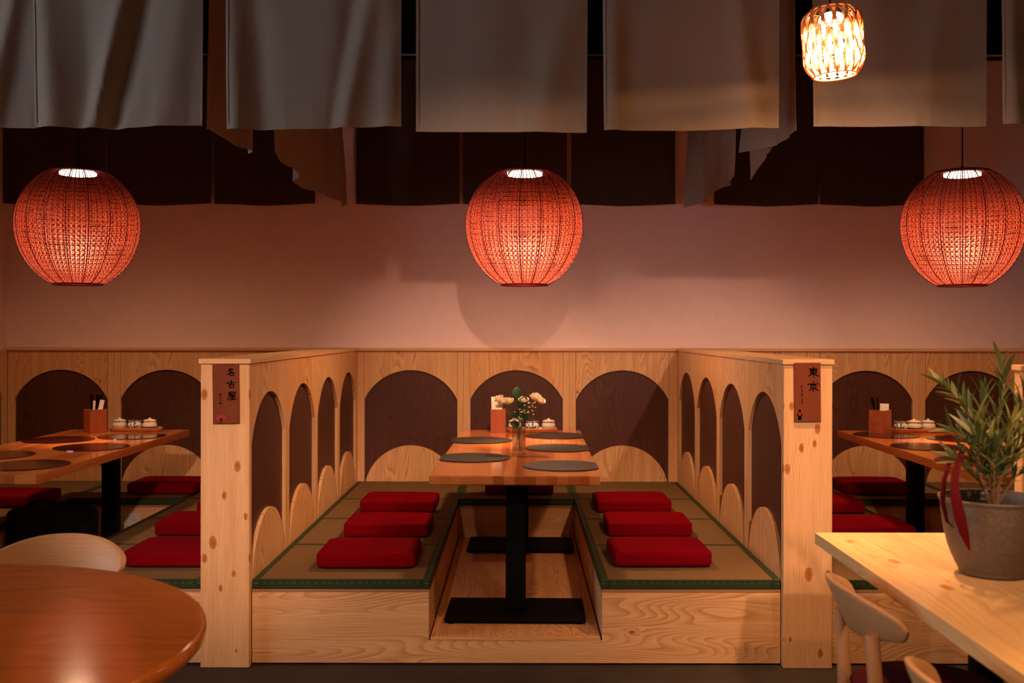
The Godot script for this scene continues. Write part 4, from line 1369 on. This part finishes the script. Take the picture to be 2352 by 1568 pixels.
func build_tableware() -> void:
	var xm := CX + 0.01
	for p in [[-0.243, -5.51, -1], [-0.240, -6.38, -1], [0.24, -6.67, 1], [0.232, -5.97, 1], [0.22, -5.18, 1]]:
		var rel: String = {-5.51: "nearest the front of the table on the end-wall side", -6.38: "next to the cedar holder", -6.67: "next to the tray of jars", -5.97: "beside the glass vase", -5.18: "at the front corner on the plant side"}[p[1]]
		place_mat(xm + p[0], p[1], 0.2, 0.165, p[2], M.mat_black, "matt black round place mat, " + rel, "black place mats on the middle table")
	var at := ["beside the tray of jars", "second on the partition side", "at the front on the partition side", "beside the chopstick holder", "at the front on the wall side"]
	var reds := [[0.178, -6.6, 1], [0.178, -5.98, 1], [0.178, -5.18, 1], [-0.18, -6.37, -1], [-0.18, -5.58, -1]]
	for k in 5:
		place_mat(xm - PITCH + reds[k][0], reds[k][1], 0.205, 0.2, reds[k][2], M.mat_red, "glossy dark red place mat on the end-wall table, " + at[k], "dark red place mats")
	at = ["beside the chopstick holder", "second on the partition side", "front partition side", "beside the tray of jars", "at its other front corner"]
	reds = [[-0.182, -6.74, -1], [-0.182, -6.06, -1], [-0.182, -5.4, -1], [0.2, -6.5, 1], [0.2, -5.8, 1]]
	for k in 5:
		place_mat(xm + PITCH - 0.07 + reds[k][0], reds[k][1], 0.205, 0.2, reds[k][2], M.mat_red, "glossy red place mat on the table behind the plant, " + at[k], "dark red place mats")
	# trays and jars
	rng.seed = 31
	var jars := ["grey stoneware lidded jar", "white lidded jar with dark leaf pattern", "cream lidded jar with a dark base"]
	var trays := [["table beside the end wall", -2.52, -6.955, [[-2.628, 0], [-2.527, 1], [-2.43, 2]]], ["table with the roses", 0.086, -6.955, [[-0.024, 2], [0.088, 1], [0.196, 0]]], ["table behind the plant", 2.625, -6.955, [[2.515, 1], [2.602, 2], [2.695, 0]]]]
	for t in trays:
		tray(t[1], t[2], "oblong wooden tray holding three lidded jars on the " + t[0])
		for j in t[3]:
			jar(j[1], Vector3(j[0], TOP + 0.0073, t[2]), "%s on the %s" % [jars[j[1]], t[0]])
	# holders
	holder(-0.135, -6.94, 0.098, 0.0, "square cedar holder with a white card on the table with the roses")
	holder(-2.755, -6.87, 0.108, 0.77, "square cedar holder full of black chopsticks on the table beside the end wall")
	holder(2.357, -6.89, 0.106, 0.82, "square cedar holder with a few black chopsticks on the table behind the plant")
	var y0 := TOP + 0.008
	packet(Vector3(-0.140, y0, -6.96), Vector3(-0.06, 0.1, 0.03), 0.07, 0.222, "white card standing in the holder beside the roses")
	var l := "black chopstick in the full holder on the table beside the end wall"
	for s in [[-0.024, 0.0, -0.038, -0.01], [-0.018, 0.006, -0.020, 0.006], [0.0, 0.0, 0.02, 0.0], [0.004, -0.008, 0.028, -0.006], [0.0, 0.008, 0.034, 0.008], [0.008, 0.0, 0.042, -0.004], [-0.004, 0.012, 0.014, 0.014], [0.006, -0.014, 0.036, -0.014], [0.01, 0.01, 0.046, 0.01]]:
		stick(Vector3(-2.752 + s[0], y0, -6.87 + s[1]), Vector3(-2.752 + s[2], y0 + 0.235, -6.87 + s[3]), l)
	packet(Vector3(-2.768, y0, -6.862), Vector3(0, 0.2, -0.05), 0.016, 0.198, "narrow white paper packet in the holder on the table beside the end wall")
	packet(Vector3(-2.742, y0, -6.842), Vector3(0, 0.3, -0.20), 0.028, 0.208, "wide white paper packet leaning in the holder beside the end wall")
	l = "black chopstick in the holder on the table behind the plant"
	for s in [[0.0, 0.0, -0.052, 0.0], [0.006, 0.006, -0.044, 0.006], [-0.002, 0.01, -0.016, 0.01], [-0.004, 0.0, -0.012, 0.0]]:
		stick(Vector3(2.35 + s[0], y0, -6.89 + s[1]), Vector3(2.35 + s[2], y0 + 0.225, -6.89 + s[3]), l)
	packet(Vector3(2.376, y0, -6.875), Vector3(0, -0.2, -0.02), 0.055, 0.185, "folded white paper packet in the holder behind the plant")
	# bag in the leg well
	var bg := thing("black_bag", "soft black bag standing in the leg well beside the end wall", "bag", Vector3(-2.735, 0.125, -6.2))
	var bm := MB.new()
	bm.soft(Vector3(0.49, 0.34, 0.2), 0.05, 14, 0.012, Vector3(0, 0.17, 0))
	part(bg, "body", bm.mesh(), M.bag)
	var hd := MB.new()
	var hp := []
	for i in 13:
		var a := PI * i / 12
		hp.append(Vector3(-0.06 + 0.09 * cos(a), 0.33 + 0.045 * sin(a), 0.0))
	hd.tube(hp, 0.012, 8)
	part(bg, "handle", hd.mesh(), M.bag)

# ---------------------------------------------------------------- roses in the vase
func build_flowers() -> void:
	var vc := Vector3(0.0, TOP + 0.0005, -5.72)
	var o := thing("glass_vase", "clear straight glass vase half full of water, holding white roses", "vase", vc)
	var g := MB.new()
	g.lathe([Vector2(0.0, 0.0), Vector2(0.036, 0.0), Vector2(0.0365, 0.003), Vector2(0.0365, 0.178), Vector2(0.0345, 0.178), Vector2(0.0345, 0.014), Vector2(0.0, 0.012)], 36)
	part(o, "glass", g.mesh(), M.glass)
	var w := MB.new()
	w.lathe([Vector2(0.0, 0.0135), Vector2(0.034, 0.0145), Vector2(0.034, 0.135), Vector2(0.0, 0.135)], 30)
	part(o, "water", w.mesh(), M.water)
	# a bloom: rings of cupped petals
	var blooms := []
	for v in 2:
		rng.seed = 800 + v
		var b := MB.new()
		for ring in 4:
			var cnt: int = [3, 4, 5, 5][ring]
			var open: float = [0.25, 0.55, 0.85, 1.15][ring]
			for k in cnt:
				var a := TAU * (k + 0.5 * ring + rng.randf() * 0.2) / cnt
				var rows := []
				for i in 6:
					var f := i / 5.0
					var row := PackedVector3Array()
					for j in 7:
						var s := j / 3.0 - 1.0
						var hw: float = (0.009 + 0.005 * ring) * sin(PI * (0.16 + 0.68 * f)) * (1.0 if f < 0.85 else 0.9)
						var rad: float = 0.004 + 0.0165 * open * sin(f * PI * 0.55) + 0.002 * ring
						var ht := 0.033 * f - 0.004 * ring * f - 0.004 * s * s * f + (0.002 * rng.randf() if i == 5 else 0.0)
						var aa := a + s * hw / maxf(rad, 0.006)
						var curl := 0.004 * maxf(0.0, f - 0.75) * 4.0 * (ring / 3.0)
						row.append(Vector3((rad + curl) * cos(aa), ht, (rad + curl) * sin(aa)))
					rows.append(row)
				b.grid(rows)
		blooms.append(b.mesh())
	var d := 5.72
	var heads := [[1147, 915, 0.02], [1157, 921, 0.045], [1170, 921, 0.035], [1150, 929, -0.01], [1203, 918, 0.03], [1228, 914, 0.0], [1240, 919, 0.035], [1231, 909, -0.02]]
	var where := ["uppermost on the card side", "in the middle of the card-side cluster", "next to the green leaf on the card side", "lowest on the card side", "next to the green leaf on the jar side", "large, in the jar-side cluster", "outermost over the jars", "uppermost on the jar side"]
	for k in heads.size():
		var h: Array = heads[k]
		var dd: float = d - h[2]
		var tip := Vector3((h[0] - 1192) * dd / F, EYE - (h[1] - 760) * dd / F - 0.012, -dd)
		var base := vc + Vector3(-0.02 * signf(tip.x) + 0.008 * (k % 3 - 1), 0.018, 0.012 * ((k % 2) * 2 - 1))
		var neck := vc + Vector3(0.02 * signf(tip.x) + 0.004 * (k % 3 - 1), 0.175, 0.01 * ((k % 2) * 2 - 1))
		var r := thing("rose", "white rose in the glass vase, " + where[k], "rose", base, 0.0, "white roses in the vase")
		var st := MB.new()
		st.tube([Vector3.ZERO, neck - base, (neck - base).lerp(tip - base, 0.6) + Vector3(0, 0.012, 0), tip - base], 0.0016, 6)
		part(r, "stem", st.mesh(), M.stem)
		var dir := (tip - neck).normalized() + Vector3(0, 0.6, 0.25)
		var bl := part(r, "bloom", blooms[k % 2], M.petal, tip - base)
		bl.basis = Basis(Quaternion(Vector3.UP, dir.normalized())) * Basis(Vector3.UP, k * 1.3) * Basis.from_scale(Vector3.ONE * (1.15 if k == 5 else 0.95))
		var sp := MB.new()
		sp.lathe([Vector2(0.0, -0.006), Vector2(0.004, -0.003), Vector2(0.0065, 0.004)], 10)
		part(r, "sepals", sp.mesh(), M.stem, tip - base).basis = bl.basis
	# a sprig of broad leaves
	var lf := MB.new()
	blade(lf, 0.075, 0.056, 0.010)
	var lm := lf.mesh()
	var sg := thing("leaf_sprig", "sprig of broad dark green leaves standing among the roses", "sprig", vc + Vector3(0.0, 0.02, 0.008))
	var sb := MB.new()
	sb.tube([Vector3.ZERO, Vector3(0.002, 0.16, 0.004), Vector3(-0.006, 0.27, 0.01), Vector3(-0.008, 0.30, 0.01)], 0.0018, 6)
	part(sg, "stem", sb.mesh(), M.stem)
	for q in [[-0.006, 0.275, 0.01, 0.1, -0.3, 1.0], [0.004, 0.225, 0.02, -0.5, 0.35, 1.0], [-0.006, 0.262, 0.0, 0.9, -0.2, 0.7], [-0.002, 0.16, 0.02, -1.0, 0.6, 0.95], [0.0, 0.175, 0.015, 0.7, 0.5, 0.85], [0.002, 0.20, 0.022, -2.6, 0.5, 0.8], [0.002, 0.13, 0.012, 1.2, 0.3, 0.7]]:
		var m := part(sg, "leaf", lm, M.leaf_dark, Vector3(q[0], q[1], q[2]))
		m.basis = Basis(Vector3(0, 0, 1), q[3]) * Basis(Vector3(1, 0, 0), q[4]) * Basis.from_scale(Vector3.ONE * float(q[5]))
	# baby's breath
	rng.seed = 99
	for k in 2:
		var sx := thing("baby_breath_sprig", ["spray of tiny white buds reaching over the patterned jar", "spray of tiny white buds low over the vase rim"][k], "sprig", vc + Vector3(0.004, 0.02, 0.016))
		var main := MB.new()
		var hub := Vector3(0.03, 0.19, 0.012) if k == 0 else Vector3(-0.004, 0.165, 0.014)
		main.tube([Vector3.ZERO, hub * Vector3(0.3, 0.7, 1), hub], 0.0011, 5)
		part(sx, "stem", main.mesh(), M.stem)
		var bud := MB.new()
		bud.soft(Vector3(0.0085, 0.008, 0.0085), 0.0038, 4)
		var bmesh := bud.mesh()
		for i in (26 if k == 0 else 14):
			var e := hub + (Vector3(rng.randf_range(-0.03, 0.055), rng.randf_range(0.0, 0.085), rng.randf_range(-0.02, 0.03)) if k == 0 else Vector3(rng.randf_range(-0.035, 0.04), rng.randf_range(-0.005, 0.05), rng.randf_range(0.0, 0.03)))
			var tw := MB.new()
			tw.tube([hub, (hub + e) / 2 + Vector3(0, 0.008, 0), e], 0.0005, 3, false)
			var t := part(sx, "twig", tw.mesh(), M.stem)
			part(t, "bud", bmesh, M.petal, e)

# a leaf blade along +y, bent back by curl, two facets across
func blade(b: MB, l: float, w: float, curl: float) -> void:
	var rows := []
	for i in 8:
		var f := i / 7.0
		var hw := w / 2 * pow(sin(PI * pow(f, 0.85)), 0.8) + 0.0004
		var y := l * f
		var z := -curl * f * f * 2.0
		rows.append(PackedVector3Array([Vector3(-hw, y, z + hw * 0.25), Vector3(0, y, z), Vector3(hw, y, z + hw * 0.25)]))
	b.grid(rows)

# ---------------------------------------------------------------- potted plant on the pine table
func build_plant() -> void:
	var d := 3.27
	var pc := Vector3((2283 - 1192) * d / F, 0.7505, -d)
	var o := thing("potted_plant", "bushy narrow-leaved plant in a hammered grey metal pot with a red ribbon", "plant", pc)
	var nz := FastNoiseLite.new()
	nz.seed = 8; nz.noise_type = FastNoiseLite.TYPE_CELLULAR; nz.frequency = 95.0
	var prof := [[0.0, 0.0], [0.088, 0.0], [0.1, 0.006], [0.113, 0.03], [0.126, 0.06], [0.137, 0.09], [0.144, 0.12], [0.15, 0.15], [0.154, 0.18], [0.157, 0.21], [0.159, 0.228], [0.163, 0.234], [0.162, 0.239], [0.157, 0.239], [0.154, 0.23], [0.148, 0.18], [0.0, 0.178]]
	var fineprof := []
	for i in prof.size() - 1:
		for j in 7:
			fineprof.append(Vector2(prof[i][0], prof[i][1]).lerp(Vector2(prof[i + 1][0], prof[i + 1][1]), j / 7.0))
	var rows := []
	for p in fineprof:
		var row := PackedVector3Array()
		for j in 220:
			var a := TAU * j / 220
			var r: float = p.x
			if p.y > 0.01 and p.y < 0.226 and r > 0.1:
				r += 0.0045 * nz.get_noise_3d(cos(a) * 0.15, p.y, sin(a) * 0.15)
			row.append(Vector3(r * cos(a), p.y, r * sin(a)))
		rows.append(row)
	var b := MB.new()
	b.grid(rows, true, true)
	part(o, "pot", b.mesh(), M.pot)
	var s := MB.new()
	s.disc(Vector3(0, 0.181, 0), 0.147)
	part(o, "soil", s.mesh(), M.soil)
	# branches by points, leaves in pairs along them
	var br := [
		[[2272, 1160, 0.0], [2262, 1050, 0.03], [2240, 970, 0.05], [2208, 920, 0.06], [2175, 890, 0.06]],
		[[2280, 1160, 0.0], [2285, 1040, 0.02], [2292, 950, 0.03], [2306, 900, 0.03], [2303, 850, 0.03]],
		[[2290, 1160, 0.0], [2318, 1040, 0.02], [2340, 960, 0.0], [2358, 890, 0.0]],
		[[2278, 1160, 0.02], [2254, 1070, 0.08], [2222, 1010, 0.11], [2192, 990, 0.12]],
		[[2285, 1160, 0.02], [2310, 1070, 0.07], [2345, 1020, 0.1], [2385, 990, 0.12]],
		[[2282, 1160, -0.02], [2270, 1040, -0.05], [2258, 960, -0.08], [2262, 900, -0.09]],
		[[2288, 1160, -0.02], [2330, 1030, -0.07], [2365, 960, -0.1], [2390, 900, -0.12]],
		[[2282, 1160, 0.02], [2275, 1080, 0.07], [2262, 1030, 0.10], [2240, 1000, 0.12]],
		[[2286, 1160, 0.02], [2300, 1080, 0.08], [2312, 1020, 0.10], [2322, 975, 0.11]],
		[[2276, 1160, 0.0], [2240, 1085, 0.04], [2212, 1060, 0.06], [2196, 1052, 0.07]],
		[[2290, 1160, 0.0], [2335, 1090, 0.03], [2372, 1065, 0.04], [2400, 1055, 0.05]],
		[[2284, 1160, 0.03], [2284, 1090, 0.1], [2286, 1050, 0.13], [2290, 1020, 0.14]],
	]
	rng.seed = 1234
	var lv := []
	for k in 3:
		var l := MB.new()
		blade(l, [0.1, 0.085, 0.118][k], [0.0145, 0.0135, 0.016][k], [0.008, 0.014, 0.012][k])
		lv.append(l.mesh())
	for c in br:
		var cv := Curve3D.new()
		for p in c:
			var dd: float = d - p[2]
			cv.add_point(Vector3((p[0] - 1192) * dd / F, EYE - (p[1] - 760) * dd / F, -dd) - pc)
		var pts := []
		var rad := []
		var len := cv.get_baked_length()
		for i in 9:
			pts.append(cv.sample_baked(len * i / 8.0, true))
			rad.append(lerpf(0.0035, 0.0012, i / 8.0))
		var tb := MB.new()
		tb.tube(pts, rad, 6)
		part(o, "branch", tb.mesh(), M.bark)
		var cnt := int(len / 0.0105)
		for i in cnt:
			var f := lerpf(0.3, 1.0, float(i) / maxf(1, cnt - 1))
			var at := cv.sample_baked(len * f, true)
			var tan := (cv.sample_baked(minf(len, len * f + 0.02), true) - cv.sample_baked(len * f - 0.02, true)).normalized()
			var az := i * 2.4 + rng.randf()
			var side := tan.cross(Vector3(0.2, 0.3, 1.0)).normalized()
			side = side.rotated(tan, az)
			var spread := lerpf(1.0, 0.35, f * f) * rng.randf_range(0.7, 1.1)
			var dir := (tan + side * spread * 0.9 + Vector3(0, 0.15, 0)).normalized()
			var zz := side.cross(dir).normalized().cross(dir).normalized()
			var xx := dir.cross(zz).normalized()
			var m := part(o, "leaf", lv[rng.randi() % 3], M.leaf[rng.randi() % 4], at)
			m.basis = Basis(xx, dir, zz) * Basis.from_scale(Vector3.ONE * rng.randf_range(0.6, 1.0))
	# ribbon: one end hanging outside the pot, a loop beside it
	for rb in [[[2214, 1030, 0.07, 8], [2196, 1080, 0.105, 16], [2193, 1118, 0.125, 18], [2197, 1145, 0.132, 22], [2206, 1185, 0.135, 25], [2216, 1225, 0.126, 20], [2228, 1262, 0.115, 4]], [[2214, 1032, 0.05, 6], [2182, 1060, 0.05, 9], [2169, 1100, 0.05, 10], [2166, 1150, 0.06, 10], [2176, 1196, 0.05, 7], [2192, 1210, 0.07, 3]]]:
		var rws := []
		for p in rb:
			var dd: float = d - p[2]
			var c := Vector3((p[0] - 1192) * dd / F, EYE - (p[1] - 760) * dd / F, -dd) - pc
			var hw: float = p[3] * dd / F / 2
			rws.append(PackedVector3Array([c + Vector3(-hw, 0, -hw * 0.5), c + Vector3(0, 0, 0.001), c + Vector3(hw, 0, hw * 0.2)]))
		var rm := MB.new()
		rm.grid(rws)
		part(o, "ribbon", rm.mesh(), M.ribbon)
